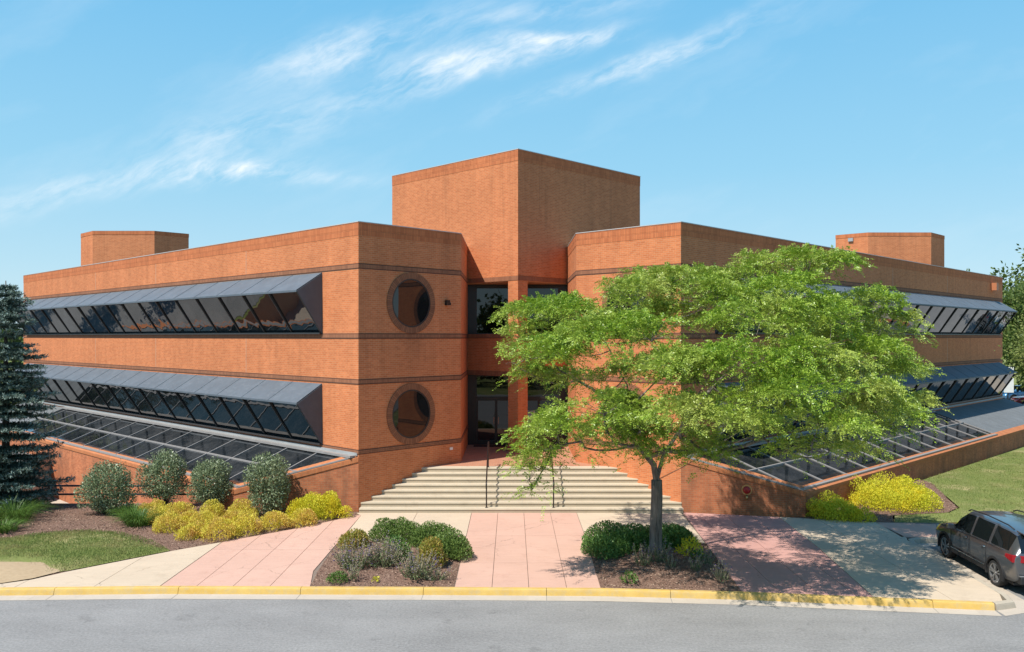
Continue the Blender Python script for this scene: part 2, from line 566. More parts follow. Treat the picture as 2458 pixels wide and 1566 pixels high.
def ground_mats():
    out = {}
    # asphalt
    m, t = mat("grey_asphalt")
    p = t.n('ShaderNodeNewGeometry').outputs['Position']
    a = t.noise(p, 0.32, 6, 0.62)
    b = t.noise(p, 17.0, 5, 0.85)
    c = t.noise(t.vmath('MULTIPLY', p, (0.45, 1.1, 1.0)), 0.9, 6, 0.68)
    d = t.noise(p, 1.6, 5, 0.7)
    v = t.math('ADD', t.math('MULTIPLY', t.maprange(a, 0.3, 0.7), 0.04), t.math('MULTIPLY', t.maprange(c, 0.3, 0.7), 0.05))
    v = t.math('ADD', v, t.math('MULTIPLY', t.maprange(b, 0.25, 0.75), 0.20))
    v = t.math('ADD', v, 0.085)
    v = t.math('SUBTRACT', v, t.math('MULTIPLY', t.maprange(d, 0.60, 0.76), 0.07))
    vo = t.n('ShaderNodeTexVoronoi', feature='DISTANCE_TO_EDGE')
    t.link(t.vmath('ADD', p, t.vmath('MULTIPLY', t.noise(p, 1.8, 5, 0.65, 'Color'), (0.9, 0.9, 0.0))), vo.inputs['Vector'])
    vo.inputs['Scale'].default_value = 0.28
    ck = t.math('MULTIPLY', t.maprange(vo.outputs['Distance'], 0.007, 0.0), t.maprange(t.noise(p, 0.35, 3, 0.5), 0.5, 0.58))
    oil = t.maprange(t.noise(p, 0.9, 3, 0.5), 0.66, 0.74)
    v = t.math('MULTIPLY', v, t.math('SUBTRACT', 1.0, t.math('ADD', t.math('MULTIPLY', ck, 0.06), t.math('MULTIPLY', oil, 0.22))))
    col = t.comb(v, t.math('MULTIPLY', v, 0.965), t.math('MULTIPLY', v, 0.915))
    setp(t, color=col, rough=0.85, spec=0.3, normal=t.bump(b, 0.5, 0.006))
    out['asphalt'] = m

    def conc(name, col, dark, crack=0.0):
        m, t = mat(name)
        g = t.n('ShaderNodeNewGeometry')
        p = g.outputs['Position']
        a = t.noise(p, 0.7, 6, 0.65)
        b = t.noise(p, 45.0, 3, 0.7)
        br = t.noise(t.vmath('MULTIPLY', p, (1.0, 9.0, 1.0)), 1.6, 5, 0.65)
        st = t.maprange(t.noise(p, 1.9, 8, 0.78), 0.53, 0.72)
        k = t.math('ADD', t.math('MULTIPLY', t.maprange(a, 0.3, 0.7), 0.5), t.math('MULTIPLY', t.maprange(br, 0.3, 0.7), 0.5))
        c = t.mix(k, tuple(x * 0.88 for x in col), tuple(min(1, x * 1.08) for x in col))
        c = t.mix(t.math('MULTIPLY', st, 0.42), c, dark)
        c = t.mix(t.math('MULTIPLY', g.outputs['Random Per Island'], 0.14), c, dark)
        c = t.mix(t.math('MULTIPLY', t.maprange(b, 0.3, 0.75), 0.22), c, dark)
        if crack:
            vo = t.n('ShaderNodeTexVoronoi', feature='DISTANCE_TO_EDGE')
            wp = t.vmath('ADD', p, t.vmath('MULTIPLY', t.noise(p, 2.5, 4, 0.6, 'Color'), (0.5, 0.5, 0.0)))
            t.link(wp, vo.inputs['Vector'])
            vo.inputs['Scale'].default_value = 0.42
            ck = t.math('MULTIPLY', t.maprange(vo.outputs['Distance'], 0.006, 0.0), t.maprange(t.noise(p, 0.5, 3, 0.5), 0.5, 0.56))
            c = t.mix(t.math('MULTIPLY', ck, crack), c, (0.10, 0.07, 0.05))
        setp(t, color=c, rough=0.88, spec=0.25, normal=t.bump(b, 0.3, 0.004))
        return m
    out['cream'] = conc("cream_concrete", (0.575, 0.46, 0.335), (0.34, 0.26, 0.18), 0.5)
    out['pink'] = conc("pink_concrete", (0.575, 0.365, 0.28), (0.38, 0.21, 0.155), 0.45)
    out['pinkd'] = conc("red_pink_concrete", (0.52, 0.29, 0.245), (0.33, 0.165, 0.135), 0.4)
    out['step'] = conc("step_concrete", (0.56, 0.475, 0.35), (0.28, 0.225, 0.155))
    out['riser'] = conc("darker_step_riser", (0.46, 0.38, 0.275), (0.24, 0.19, 0.13))  # riser faces in a darker tone than the treads
    out['gutter'] = conc("gutter_concrete", (0.50, 0.43, 0.35), (0.27, 0.22, 0.17))
    out['kerbc'] = conc("kerb_concrete", (0.46, 0.40, 0.31), (0.25, 0.2, 0.15))
    # yellow kerb paint, worn
    m, t = mat("worn_yellow_paint")
    p = t.n('ShaderNodeNewGeometry').outputs['Position']
    a = t.noise(p, 2.2, 7, 0.72)
    b = t.noise(p, 35.0, 3, 0.7)
    c = t.mix(t.maprange(a, 0.3, 0.7), (0.50, 0.29, 0.045), (0.60, 0.40, 0.11))
    c = t.mix(t.math('MULTIPLY', t.maprange(t.noise(p, 4.0, 7, 0.78), 0.47, 0.66), 0.6), c, (0.40, 0.32, 0.20))
    c = t.mix(t.math('MULTIPLY', b, 0.25), c, (0.62, 0.46, 0.18))
    setp(t, color=c, rough=0.75, normal=t.bump(b, 0.3, 0.004))
    out['yellow'] = m
    # mulch
    m, t = mat("bark_mulch")
    p = t.n('ShaderNodeNewGeometry').outputs['Position']
    a = t.noise(t.vmath('MULTIPLY', p, (1.0, 1.7, 1.0)), 26.0, 5, 0.75)
    b = t.noise(p, 1.1, 5, 0.65)
    c = t.ramp(a, [(0.28, (0.06, 0.036, 0.027)), (0.5, (0.215, 0.13, 0.095)), (0.68, (0.36, 0.24, 0.18)), (0.85, (0.48, 0.35, 0.27))])
    c = t.mix(t.math('MULTIPLY', t.maprange(b, 0.35, 0.7), 0.4), c, (0.15, 0.082, 0.058))
    setp(t, color=c, rough=0.95, spec=0.1, normal=t.bump(a, 1.0, 0.03))
    out['mulch'] = m
    # turf base (soil and thatch under the blades)
    m, t = mat("turf_thatch")
    p = t.n('ShaderNodeNewGeometry').outputs['Position']
    a = t.noise(p, 22.0, 5, 0.7)
    b = t.noise(p, 0.55, 5, 0.62)
    d = t.noise(t.vmath('MULTIPLY', p, (0.9, 0.25, 1.0)), 1.0, 4, 0.6)
    c = t.mix(a, (0.10, 0.135, 0.035), (0.215, 0.235, 0.075))
    c = t.mix(t.maprange(b, 0.5, 0.72), c, (0.36, 0.30, 0.15))
    c = t.mix(t.math('MULTIPLY', t.maprange(d, 0.45, 0.65), 0.35), c, (0.25, 0.265, 0.085))
    setp(t, color=c, rough=0.95, spec=0.1, normal=t.bump(a, 0.8, 0.03))
    out['turf'] = m
    m, t = mat("bare_soil")
    p = t.n('ShaderNodeNewGeometry').outputs['Position']
    a = t.noise(p, 9.0, 6, 0.7)
    c = t.mix(a, (0.30, 0.21, 0.125), (0.50, 0.38, 0.24))
    setp(t, color=c, rough=0.95, spec=0.1, normal=t.bump(a, 0.5, 0.02))
    out['soil'] = m
    # brick pavers
    m, t = mat("brick_pavers")
    p = t.n('ShaderNodeNewGeometry').outputs['Position']
    bt = t.n('ShaderNodeTexBrick')
    x, y, z = t.sep(p)
    t.link(t.comb(x, y, 0.0), bt.inputs['Vector'])
    bt.inputs['Color1'].default_value = (0.44, 0.19, 0.105, 1)
    bt.inputs['Color2'].default_value = (0.34, 0.13, 0.07, 1)
    bt.inputs['Mortar'].default_value = (0.36, 0.24, 0.17, 1)
    bt.inputs['Scale'].default_value = 1.0
    bt.inputs['Mortar Size'].default_value = 0.006
    bt.inputs['Brick Width'].default_value = 0.2
    bt.inputs['Row Height'].default_value = 0.1
    setp(t, color=t.mix(t.math('MULTIPLY', t.noise(p, 1.4, 5, 0.6), 0.45), bt.outputs['Color'], (0.47, 0.26, 0.16)), rough=0.8)
    out['paver'] = m
    out['lot'] = simple("pale_asphalt", (0.30, 0.295, 0.29), 0.9, var=.2, scale=.6)
    out['sub'] = simple("dark_joint", (0.20, 0.15, 0.115), 0.95)
    return out


GM = ground_mats()

# ------------------------------------------------------------------ office building
UR = Vector((0.70027, 0.71388, 0.0))     # along the right wing (and the faces turned to the right)
UL = Vector((-0.71460, 0.69953, 0.0))    # along the left wing
NLEFT = Vector((-0.70027, -0.71388, 0))  # outward from the left wing
NRIGHT = Vector((0.71460, -0.69953, 0))  # outward from the right wing
PA = Vector((-5.483, 30.28, 0))
PB = Vector((6.05, 30.37, 0))
PT = Vector((0.26, 36.50, 0))
C1, C2 = Vector((-2.04, 33.79, 0)), Vector((-2.05, 41.0, 0))
D1, D2 = Vector((2.56, 33.78, 0)), Vector((2.55, 41.0, 0))
LEN_L, LEN_R = 38.4, 40.1
ROOF = 10.49
PLAT = 1.39
EL = PA + UL * LEN_L
ER = PB + UR * LEN_R
BANDS = [(8.825, 9.02), (6.315, 6.51), (4.674, 4.865), (2.174, 2.345)]

bld = thing("office_building", "orange brick office building with slanted window bands, round windows and a tall central block", "office building", (0.26, 36.5, 0.15))


def xy(*ps):
    return [(p.x, p.y) for p in ps]


m = MB()
m.prism(xy(EL, PA, C1, C2, EL + UR * 15), -0.3, ROOF - 0.47)
left_wall = m.build("wing_wall", BRICK, bld)
m = MB()
m.prism(xy(PB, ER, ER + UL * 15, D2, D1), -0.3, ROOF - 0.47)
right_wall = m.build("wing_wall", BRICK, bld)


def offset_path(pts, d):
    """offset an open plan path to its right-hand side (outside) with mitres"""
    out = []
    n = len(pts)
    for i, p in enumerate(pts):
        ds = []
        if i > 0: ds.append((pts[i] - pts[i - 1]).normalized())
        if i < n - 1: ds.append((pts[i + 1] - pts[i]).normalized())
        ns = [Vector((q.y, -q.x, 0)) for q in ds]
        if len(ns) == 1:
            out.append(p + ns[0] * d)
        else:
            bis = (ns[0] + ns[1]).normalized()
            out.append(p + bis * (d / max(0.3, bis.dot(ns[0]))))
    return out


def strip(mb, pts, z0, z1, d_out, d_in, mi=0):
    a = offset_path(pts, d_out)
    b = offset_path(pts, -d_in)
    for i in range(len(pts) - 1):
        p = [a[i], a[i + 1], b[i + 1], b[i]]
        mb.hull8([(q.x, q.y, z0) for q in p] + [(q.x, q.y, z1) for q in p], mi)


PATH_L = [EL, PA, C1, C2]
PATH_R = [D2, D1, PB, ER]
for path, wall in ((PATH_L, left_wall), (PATH_R, right_wall)):
    m = MB(); strip(m, path, ROOF - 0.235, ROOF, 0.012, 0.35); m.build("coping", COPE, wall)
    m = MB(); strip(m, path, ROOF - 0.47, ROOF - 0.2375, 0.009, 0.345); m.build("coping", COPE, wall)
    m = MB(); strip(m, path, ROOF + 0.002, ROOF + 0.03, 0.025, 0.36); m.build("roof_edge", CAPW, wall)
    for z0, z1 in BANDS:
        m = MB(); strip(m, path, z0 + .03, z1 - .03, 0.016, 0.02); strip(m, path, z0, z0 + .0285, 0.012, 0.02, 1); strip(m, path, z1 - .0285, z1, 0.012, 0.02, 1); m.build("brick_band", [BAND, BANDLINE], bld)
# flat roofs inside the parapets
m = MB(); m.prism(xy(*offset_path([EL, PA, C1, C2], -0.34)) + xy(EL + UR * 14.6), ROOF - 0.6, ROOF - 0.4); m.build("flat_roof", ROOFM, bld)
m = MB(); m.prism(xy(*offset_path([PB, ER], -0.34)) + xy(ER + UL * 14.6) + xy(*offset_path([D2, D1], -0.34)), ROOF - 0.6, ROOF - 0.4); m.build("flat_roof", ROOFM, bld)

# central tower
TZ = 14.46
TL = PT + UL * 8.80
TR = PT + UR * 8.86
m = MB()
m.prism(xy(TL, PT, TR, TR + UL * 8.8), 8.80, TZ - 0.47)
tower = m.build("tower_wall", BRICK, bld)
tp = [TL, PT, TR, TR + UL * 8.8, TL]
m = MB(); strip(m, tp, TZ - 0.235, TZ, 0.012, 0.35); m.build("coping", COPE, tower)
m = MB(); strip(m, tp, TZ - 0.47, TZ - 0.2375, 0.009, 0.345); m.build("coping", COPE, tower)
m = MB(); strip(m, tp, TZ + 0.002, TZ + 0.03, 0.025, 0.36); m.build("roof_edge", CAPW, tower)
m = MB(); strip(m, [TL, PT, TR], 8.825, 9.02, 0.016, 0.02); m.build("brick_band", BAND, tower)
# corner pier
PW = 0.60
m = MB()
m.prism(xy(PT, PT + UR * PW, PT + UR * PW + UL * PW, PT + UL * PW), PLAT - 0.3, 8.80)
m.build("corner_pier", BRICK, bld)
# spandrels between pier and side walls
sp_l = PT + UL * ((2.05 + 0.26) / 0.7146)
sp_r = PT + UR * ((2.55 - 0.26) / 0.70027)
for a, b, nrm in ((PT + UL * (PW + 0.003), sp_l, UR), (PT + UR * (PW + 0.003), sp_r, UL)):
    m = MB()
    p = [a, b, b + nrm * 0.45, a + nrm * 0.45]
    if nrm is UR: p = [b, a, a + nrm * 0.45, b + nrm * 0.45]
    else: p = [a, b, b + nrm * 0.45, a + nrm * 0.45]
    m.prism(xy(*p), 4.66, 6.50)
    sd = m.build("spandrel_wall", BRICK, bld)
    q = [b, a] if nrm is UR else [a, b]
    for z0, z1 in ((6.315, 6.506), (4.664, 4.865)):
        m = MB(); strip(m, q, z0, z1, 0.016, 0.02); m.build("brick_band", BAND, sd)

# penthouse boxes on the two wings (chamfered plans)
for (xa, xb, yf, la, lb, zt) in ((-26.2, -22.35, 53.0, 2.1, 2.2, 13.0), (22.6, 26.6, 53.8, 2.1, 2.5, 13.0)):
    a, b = Vector((xa, yf, 0)), Vector((xb, yf, 0))
    bb = b + UR * lb
    pl = [a + UL * la, a, b, bb, bb + UL * (la + 2.7), a + UL * la + UR * (lb + 2.7)][:5]
    m = MB(); m.prism(xy(*pl), ROOF - 0.5, zt - 0.24)
    ph = m.build("penthouse", BRICK, bld)
    m = MB(); strip(m, pl + [pl[0]], zt - 0.24, zt, 0.012, 0.3); m.build("coping", COPE, ph)
    m = MB(); m.prism(xy(*offset_path(pl, -0.25)), zt - 0.3, zt - 0.1); m.build("penthouse_roof", ROOFM, ph)
    if xa > 0:
        f = (a + UL * (la * 0.52)) - UR * 0.0
        nn = Vector((-UR.x, -UR.y, 0))
        m = MB(); m.bar(f + nn * 0.01 + Vector((0, 0, 12.62)), f + nn * 0.10 + Vector((0, 0, 12.62)), 0.32, 0.22); m.build("wall_vent", FLASH, ph)


# ribbon windows: a sloping metal hood over glass that leans back to the sill
def wpt(O, U, N, t, s, z):
    return O + U * t + N * s + Vector((0, 0, z))


def ribbon(O, U, N, t0, t1, n, ztop, zlip, zsill, out, flip):
    f = MB()
    step = (t1 - t0) / n
    P = lambda t, s, z: wpt(O, U, N, t, s, z)
    gn = (P(0, out, zlip) - P(0, 0, zsill)).normalized()       # up the glass
    for i in range(n + 1):
        t = t0 + i * step
        t = min(max(t, t0 + 0.035), t1 - 0.035)
        f.bar(P(t, 0.02, zsill + 0.03), P(t, out - 0.03, zlip - 0.03), 0.06, 0.07, N)
    f.bar(P(t0, 0.03, zsill - 0.02), P(t1, 0.03, zsill - 0.02), 0.16, 0.07)
    f.bar(P(t0, out - 0.05, zlip - 0.03), P(t1, out - 0.05, zlip - 0.03), 0.09, 0.06)
    frame = f.build("ribbon_window", MULL, bld)
    g = MB()
    for i in range(n):
        a, b = t0 + i * step + 0.03, t0 + (i + 1) * step - 0.03
        # panes sit a hair off true, so each one mirrors its own bit of the view
        j1, j2 = random.uniform(-.004, .004), random.uniform(-.004, .004)
        q = [P(a, 0.0 + j1, zsill + 0.01), P(b, 0.0 - j1, zsill + 0.01), P(b, out - 0.055 + j2, zlip - 0.01), P(a, out - 0.055 - j2, zlip - 0.01)]
        g.face(q if not flip else q[::-1])
    g.build("glass", GLASS, frame)
    h = MB()
    th = 0.05
    for i in range(n):
        a, b = t0 + i * step, t0 + (i + 1) * step
        a2, b2 = a + 0.006, b - 0.006
        lo = [P(a2, 0, ztop - th), P(b2, 0, ztop - th), P(b2, out + 0.02, zlip - th + 0.02), P(a2, out + 0.02, zlip - th + 0.02)]
        if flip: lo = lo[::-1]
        h.hull8(lo + [q + Vector((0, 0, th)) for q in lo])
        h.bar(P(a, 0.0, ztop + 0.008), P(a, out + 0.02, zlip + 0.028), 0.022, 0.012, N)   # seam
    h.bar(P(t0, out + 0.012, zlip - 0.015), P(t1, out + 0.012, zlip - 0.015), 0.03, 0.07)
    h.build("metal_hood", HOOD, frame)
    for te, sg in ((t0, -1), (t1, 1)):
        c = MB()
        tri = [P(te, 0, ztop - 0.03), P(te, out + 0.01, zlip - 0.02), P(te, 0, zsill - 0.05)]
        tri2 = [q + U * (0.03 * sg) for q in tri]
        c.face(tri); c.face(tri2[::-1])
        for i in range(3):
            j = (i + 1) % 3
            c.face([tri[i], tri2[i], tri2[j], tri[j]])
        c.build("side_panel", CHEEK, frame)
    return frame


ribbon(PA, UL, NLEFT, 2.34, 37.6, 17, 8.80, 8.09, 6.54, 1.07, True)
ribbon(PA, UL, NLEFT, 2.34, 37.6, 17, 4.62, 3.94, 2.37, 1.06, True)
ribbon(PB, UR, NRIGHT, 2.34, 39.4, 18, 8.80, 8.09, 6.54, 1.07, False)
ribbon(PB, UR, NRIGHT, 2.34, 39.4, 18, 4.62, 3.94, 2.37, 1.06, False)


# round windows with a ring of brick on end
def ring_mat():
    m, t = mat("ring_brick")
    at = t.n('ShaderNodeUVMap')
    bt = t.n('ShaderNodeTexBrick')
    t.link(at.outputs[0], bt.inputs['Vector'])
    bt.offset = 0.0
    bt.inputs['Color1'].default_value = (0.29, 0.125, 0.066, 1)
    bt.inputs['Color2'].default_value = (0.22, 0.09, 0.048, 1)
    bt.inputs['Mortar'].default_value = (0.11, 0.06, 0.04, 1)
    bt.inputs['Scale'].default_value = 1.0
    bt.inputs['Mortar Size'].default_value = 0.007
    bt.inputs['Brick Width'].default_value = 0.078
    bt.inputs['Row Height'].default_value = 0.3
    setp(t, color=bt.outputs['Color'], rough=0.88, spec=0.2)
    return m


RINGM = ring_mat()


def round_window(O, U, N, t, z, ro, ri):
    seg = 72
    C = O + U * t + Vector((0, 0, z))
    pt = lambda an, r, s: C + U * (math.cos(an) * r) + Vector((0, 0, math.sin(an) * r)) + N * s
    V, F, UV = [], [], []
    prof = [(ro, 0.0), (ro, 0.035), (ri, 0.035), (ri, 0.008)]
    for i in range(seg):
        a0, a1 = 2 * math.pi * i / seg, 2 * math.pi * (i + 1) / seg
        for k in range(3):
            (r0, s0), (r1, s1) = prof[k], prof[k + 1]
            b = len(V)
            V += [tuple(pt(a0, r0, s0)), tuple(pt(a1, r0, s0)), tuple(pt(a1, r1, s1)), tuple(pt(a0, r1, s1))]
            F.append((b, b + 1, b + 2, b + 3))
            rm = (ro + ri) / 2
            UV += [(a0 * rm, 0.02 + .09 * k), (a1 * rm, 0.02 + .09 * k), (a1 * rm, 0.11 + .09 * k), (a0 * rm, 0.11 + .09 * k)]
    me = bpy.data.meshes.new("round_window")
    me.from_pydata(V, [], F)
    uvl = me.uv_layers.new(name="UVMap")
    uvl.data.foreach_set('uv', [c for p in UV for c in p])
    me.materials.append(RINGM)
    o = bpy.data.objects.new("round_window", me)
    COL.objects.link(o)
    attach(o, bld)
    fr = MB()
    for i in range(seg):
        a0, a1 = 2 * math.pi * i / seg, 2 * math.pi * (i + 1) / seg
        r0, r1 = ri + 0.001, ri - 0.055
        fr.face([pt(a0, r0, 0.02), pt(a1, r0, 0.02), pt(a1, r1, 0.02), pt(a0, r1, 0.02)])
        fr.face([pt(a0, r1, 0.02), pt(a1, r1, 0.02), pt(a1, r1, 0.004), pt(a0, r1, 0.004)])
    fr.build("window_frame", FRAME, o)
    g = MB()
    g.face([pt(2 * math.pi * i / seg, ri - 0.05, 0.006) for i in range(seg)])
    g.build("glass", GLASS_RND, o)


for z in (7.66, 3.48):
    round_window(PA, UR, NRIGHT, 2.40, z, 1.15, 0.92)
    round_window(PB, UL, NLEFT, 2.40, z, 1.15, 0.92)

# wall lamp, vent and outlet plate on the face with the left round windows
lp = PA + UR * 4.15 + Vector((0, 0, 7.72))
m = MB(); m.bar(lp + NRIGHT * 0.0, lp + NRIGHT * 0.14, 0.16, 0.2); m.bar(lp + NRIGHT * 0.14 + Vector((0, 0, -.05)), lp + NRIGHT * 0.2 + Vector((0, 0, -.05)), 0.15, 0.1)
m.build("wall_lamp", BLACKM, bld)
lp = PA + UR * 4.4 + Vector((0, 0, 1.98))
m = MB(); m.bar(lp, lp + NRIGHT * 0.03, 0.14, 0.10); m.build("outlet_cover", WHITEP, bld)
lp = PB + UR * 37.6 + Vector((0, 0, 9.75))
m = MB(); m.bar(lp, lp + NRIGHT * 0.35, 0.45, 0.5); m.bar(lp + UR * 0.5, lp + UR * 0.5 + NRIGHT * 0.16, 0.2, 0.3); m.build("wall_box", simple("copper_box", (0.45, 0.16, 0.07), 0.5), bld)

# expansion joints on the left wing, right wing
for t in (8.1, 17.2, 25.3):
    for z0, z1 in ((9.03, 10.02), (4.87, 6.31)):
        m = MB(); m.bar(PA + UL * t + NLEFT * 0.0 + Vector((0, 0, z0)), PA + UL * t + Vector((0, 0, z1)), 0.03, 0.012, NLEFT)
        m.build("expansion_joint", JOINT, left_wall)
for t in (20.0, 28.6):
    for z0, z1 in ((9.03, 10.02), (4.87, 6.31)):
        m = MB(); m.bar(PB + UR * t + Vector((0, 0, z0)), PB + UR * t + Vector((0, 0, z1)), 0.03, 0.012, NRIGHT)
        m.build("expansion_joint", JOINT, right_wall)

# ---- entrance glazing
GY = 39.2
XL, XR = -2.047, 2.547
ent = MB()
ent.box(XL, GY + 0.06, PLAT - 0.3, XR, GY + 0.3, 8.80)
back = ent.build("entrance_backing", simple("dark_interior", (0.012, 0.011, 0.010), 0.8), bld)
f = MB()
def fbar(x0, x1, z0, z1, d=0.0):
    f.box(x0, GY - 0.05 - d, z0, x1, GY + 0.055, z1)
fbar(XL, XR, 8.62, 8.797)
fbar(XL, XL + 0.42, PLAT, 8.62); fbar(XR - 0.42, XR, PLAT, 8.62)
fbar(XL + .42, XR - .42, 4.55, 6.55)
fbar(XL + .42, XR - .42, PLAT + 0.001, PLAT + 0.09)
fbar(XL + .42, XR - .42, 3.52, 3.62)
fbar(0.16, 0.36, PLAT + 0.09, 8.62)
entrance = f.build("entrance_frame", FRAME, bld)
g = MB()
for x0, x1 in ((XL + .42, 0.16), (0.36, XR - .42)):
    for z0, z1 in ((3.62, 4.55), (6.55, 8.62)):
        g.face([(x0, GY, z0), (x1, GY, z0), (x1, GY, z1), (x0, GY, z1)])
g.build("glass", GLASS_DOOR, entrance)
for x0, x1 in ((XL + .42, 0.16), (0.36, XR - .42)):
    mid = (x0 + x1) / 2
    for a, b, hx in ((x0 + .004, mid - .004, 1), (mid + .004, x1 - .004, -1)):
        d = MB()
        for (p0, p1, q0, q1) in ((a, b, PLAT + .09, PLAT + .22), (a, b, 3.43, 3.517), (a, a + .055, PLAT + .22, 3.43), (b - .055, b, PLAT + .22, 3.43)):
            d.box(p0, GY - 0.035, q0, p1, GY + 0.03, q1)
        door = d.build("door", FRAME, bld)
        gg = MB(); gg.face([(a + .05, GY, PLAT + .2), (b - .05, GY, PLAT + .2), (b - .05, GY, 3.45), (a + .05, GY, 3.45)])
        gg.build("glass", GLASS_DOOR, door)
        hh = MB(); xh = b - .1 if hx > 0 else a + .1
        hh.tube([(xh, GY - .035, PLAT + .95), (xh, GY - .09, PLAT + .98), (xh, GY - .09, PLAT + 1.28), (xh, GY - .035, PLAT + 1.31)], 0.013)
        hh.build("door_handle", simple("pull_steel", (0.5, 0.5, 0.5), 0.3, 0.9), door)
# notice on the right-hand glass
def poster_mat():
    m, t = mat("printed_notice")
    g = t.n('ShaderNodeNewGeometry')
    z = t.sep(g.outputs['Position'])[2]
    k = t.noise(g.outputs['Position'], 5.0, 4, 0.6)
    c = t.mix(t.maprange(z, 2.62, 2.70), (0.50, 0.55, 0.60), (0.30, 0.50, 0.66))
    c = t.mix(t.math('MULTIPLY', t.maprange(k, 0.5, 0.65), 0.8), c, (0.75, 0.77, 0.78))
    setp(t, color=c, rough=0.5)
    return m
m = MB(); m.box(0.70, GY - 0.045, 1.96, 1.06, GY - 0.038, 2.98); m.build("notice_board", poster_mat(), bld)
m = MB(); m.box(-1.75, 38.45, PLAT + .001, -0.2, 38.95, PLAT + .02)
mat_o = m.build("door_mat", simple("black_rubber", (0.012, 0.012, 0.013), 0.9), None)
tag(mat_o, "black rubber mat lying on the brick landing before the left entrance doors", "door mat")

# ---- skylights over the sloping low walls
def skylight(O, U, N, W, s_max, zt, zl, t_first, step, t_glass, t_end, flip, zb=-0.3):
    tW = (W - O).dot(U)
    P = lambda t, s, dz=0.0: wpt(O, U, N, t, s, zt + (zl - zt) * s / s_max + dz)
    diag = lambda s: tW * s / s_max
    inset = 0.16
    sm = s_max - 0.10
    fr = MB()
    ts = [t_first + i * step for i in range(40) if t_first + i * step < t_glass - 0.3] + [t_glass]
    gl = MB()
    half = sm * 0.5
    allt = [None] + ts
    def slope_bar(t, s0, s1, w_=0.05):
        fr.bar(P(t, s0, 0.012), P(t, s1, 0.012), w_, 0.045, (0, 0, 1))
    for t in ts:
        s0, s1 = 0.02, sm
        if t < tW: s1 = min(sm, t / tW * s_max - 0.05) if tW > 0 else sm
        if s1 > 0.2: slope_bar(t, s0, s1)
    fr.bar(P(diag(half) + .08, half, 0.02), P(t_glass, half, 0.02), 0.09, 0.055)
    fr.bar(P(diag(sm) + .05, sm - .05, 0.02), P(t_glass, sm - .05, 0.02), 0.16, 0.06)
    fr.bar(P(0.15, 0.13, 0.045), P(t_glass, 0.13, 0.045), 0.26, 0.08)
    fr.bar(P(diag(0.2) + .1, 0.2, 0.015), P(diag(sm) + 0.1, sm, 0.015), 0.12, 0.05)
    frame = fr.build("skylight", RAFTER, bld)
    # panes, clipped by the front diagonal
    edges = [0.0] + ts
    for i in range(len(edges) - 1):
        a, b = edges[i] + .02, edges[i + 1] - .02
        for s0, s1 in ((0.0, half), (half, sm)):
            poly = [(a, s0), (b, s0), (b, s1), (a, s1)]
            cl = []
            for k in range(4):        # keep t >= diag(s)
                p, q = poly[k], poly[(k + 1) % 4]
                dp, dq = p[0] - diag(p[1]), q[0] - diag(q[1])
                if dp >= 0: cl.append(p)
                if dp * dq < 0:
                    r_ = dp / (dp - dq)
                    cl.append((p[0] + (q[0] - p[0]) * r_, p[1] + (q[1] - p[1]) * r_))
            if len(cl) >= 3:
                q = [P(t, s) for t, s in cl]
                gl.face(q[::-1] if not flip else q)
    gl.build("glass", GLASS_SKY, frame)
    if t_end > t_glass + 1:
        r = MB()
        nst = int((t_end - t_glass) / 1.05)
        for i in range(nst):
            a, b = t_glass + .04 + i * (t_end - t_glass) / nst, t_glass + .03 + (i + 1) * (t_end - t_glass) / nst
            q = [P(a, 0, -.03), P(b - .012, 0, -.03), P(b - .012, sm, -.03), P(a, sm, -.03)]
            if flip: q = q[::-1]
            q = q[::-1]
            r.hull8([x - Vector((0, 0, 0.05)) for x in q] + q)
        r.build("metal_roof", ROOFM, bld)
    # flashing against the wall
    fl = MB(); fl.bar(P(0.05, 0.02, 0.09), P(t_end, 0.02, 0.09), 0.04, 0.1); fl.build("flashing", FLASH, frame)
    # low brick wall: front piece with raking top, long piece with level top
    wl = MB()
    th = 0.30
    A0, A1 = O + U * 0.0, W
    d = (A1 - A0).normalized()
    nrm = Vector((d.y, -d.x, 0))
    if nrm.y > 0: nrm = -nrm
    bk = -nrm * th
    pts = [A0, A1, A1 + bk, A0 + bk]
    if flip: pts = [A1, A0, A0 + bk, A1 + bk]; zz = [zl - .03, zt - .03, zt - .03, zl - .03]
    else: zz = [zt - .03, zl - .03, zl - .03, zt - .03]
    wl.prism(xy(*pts), zb, zz)
    e0, e1 = W, W + U * (t_end - tW)
    q = [e0, e1, e1 - N * th, e0 - N * th + U * .25]
    if flip: q = q[::-1]
    wl.prism(xy(*q), zb, zl - 0.03)
    low = wl.build("low_wall", BRICK_LOW, bld)
    cp = MB()
    # raking coping
    o_ = nrm * 0.025
    c = [A0 + o_ + Vector((0, 0, zt - .02)), A1 + o_ + Vector((0, 0, zl - .02)), A1 + bk + Vector((0, 0, zl - .02)), A0 + bk + Vector((0, 0, zt - .02))]
    if flip: c = c[::-1]
    lifts = [.0, .0, .15, .15]
    if flip: lifts = lifts[::-1]
    cp.hull8([x - Vector((0, 0, .16)) for x in c] + [x + Vector((0, 0, h_)) for x, h_ in zip(c, lifts)])
    c = [e0 + N * .025 - nrm * -0.02, e1 + N * .025, e1 - N * th, e0 - N * th + U * .25]
    if flip: c = c[::-1]
    cp.hull8([x + Vector((0, 0, zl - .16)) for x in c] + [x + Vector((0, 0, zl - .02 + h_)) for x, h_ in zip(c, lifts)])
    cp.build("coping", ROWLOCK, low)


WL = Vector((-9.95, 30.35, 0))
WR = Vector((10.25, 29.6, 0))
skylight(PA, UL, NLEFT, WL, (WL - PA).dot(NLEFT), 2.10, 0.93, 2.34, 2.074, 30.1, 38.0, True, -2.3)
skylight(PB, UR, NRIGHT, WR, (WR - PB).dot(NRIGHT), 2.10, 0.98, 2.34, 2.06, 25.7, 40.6, False)

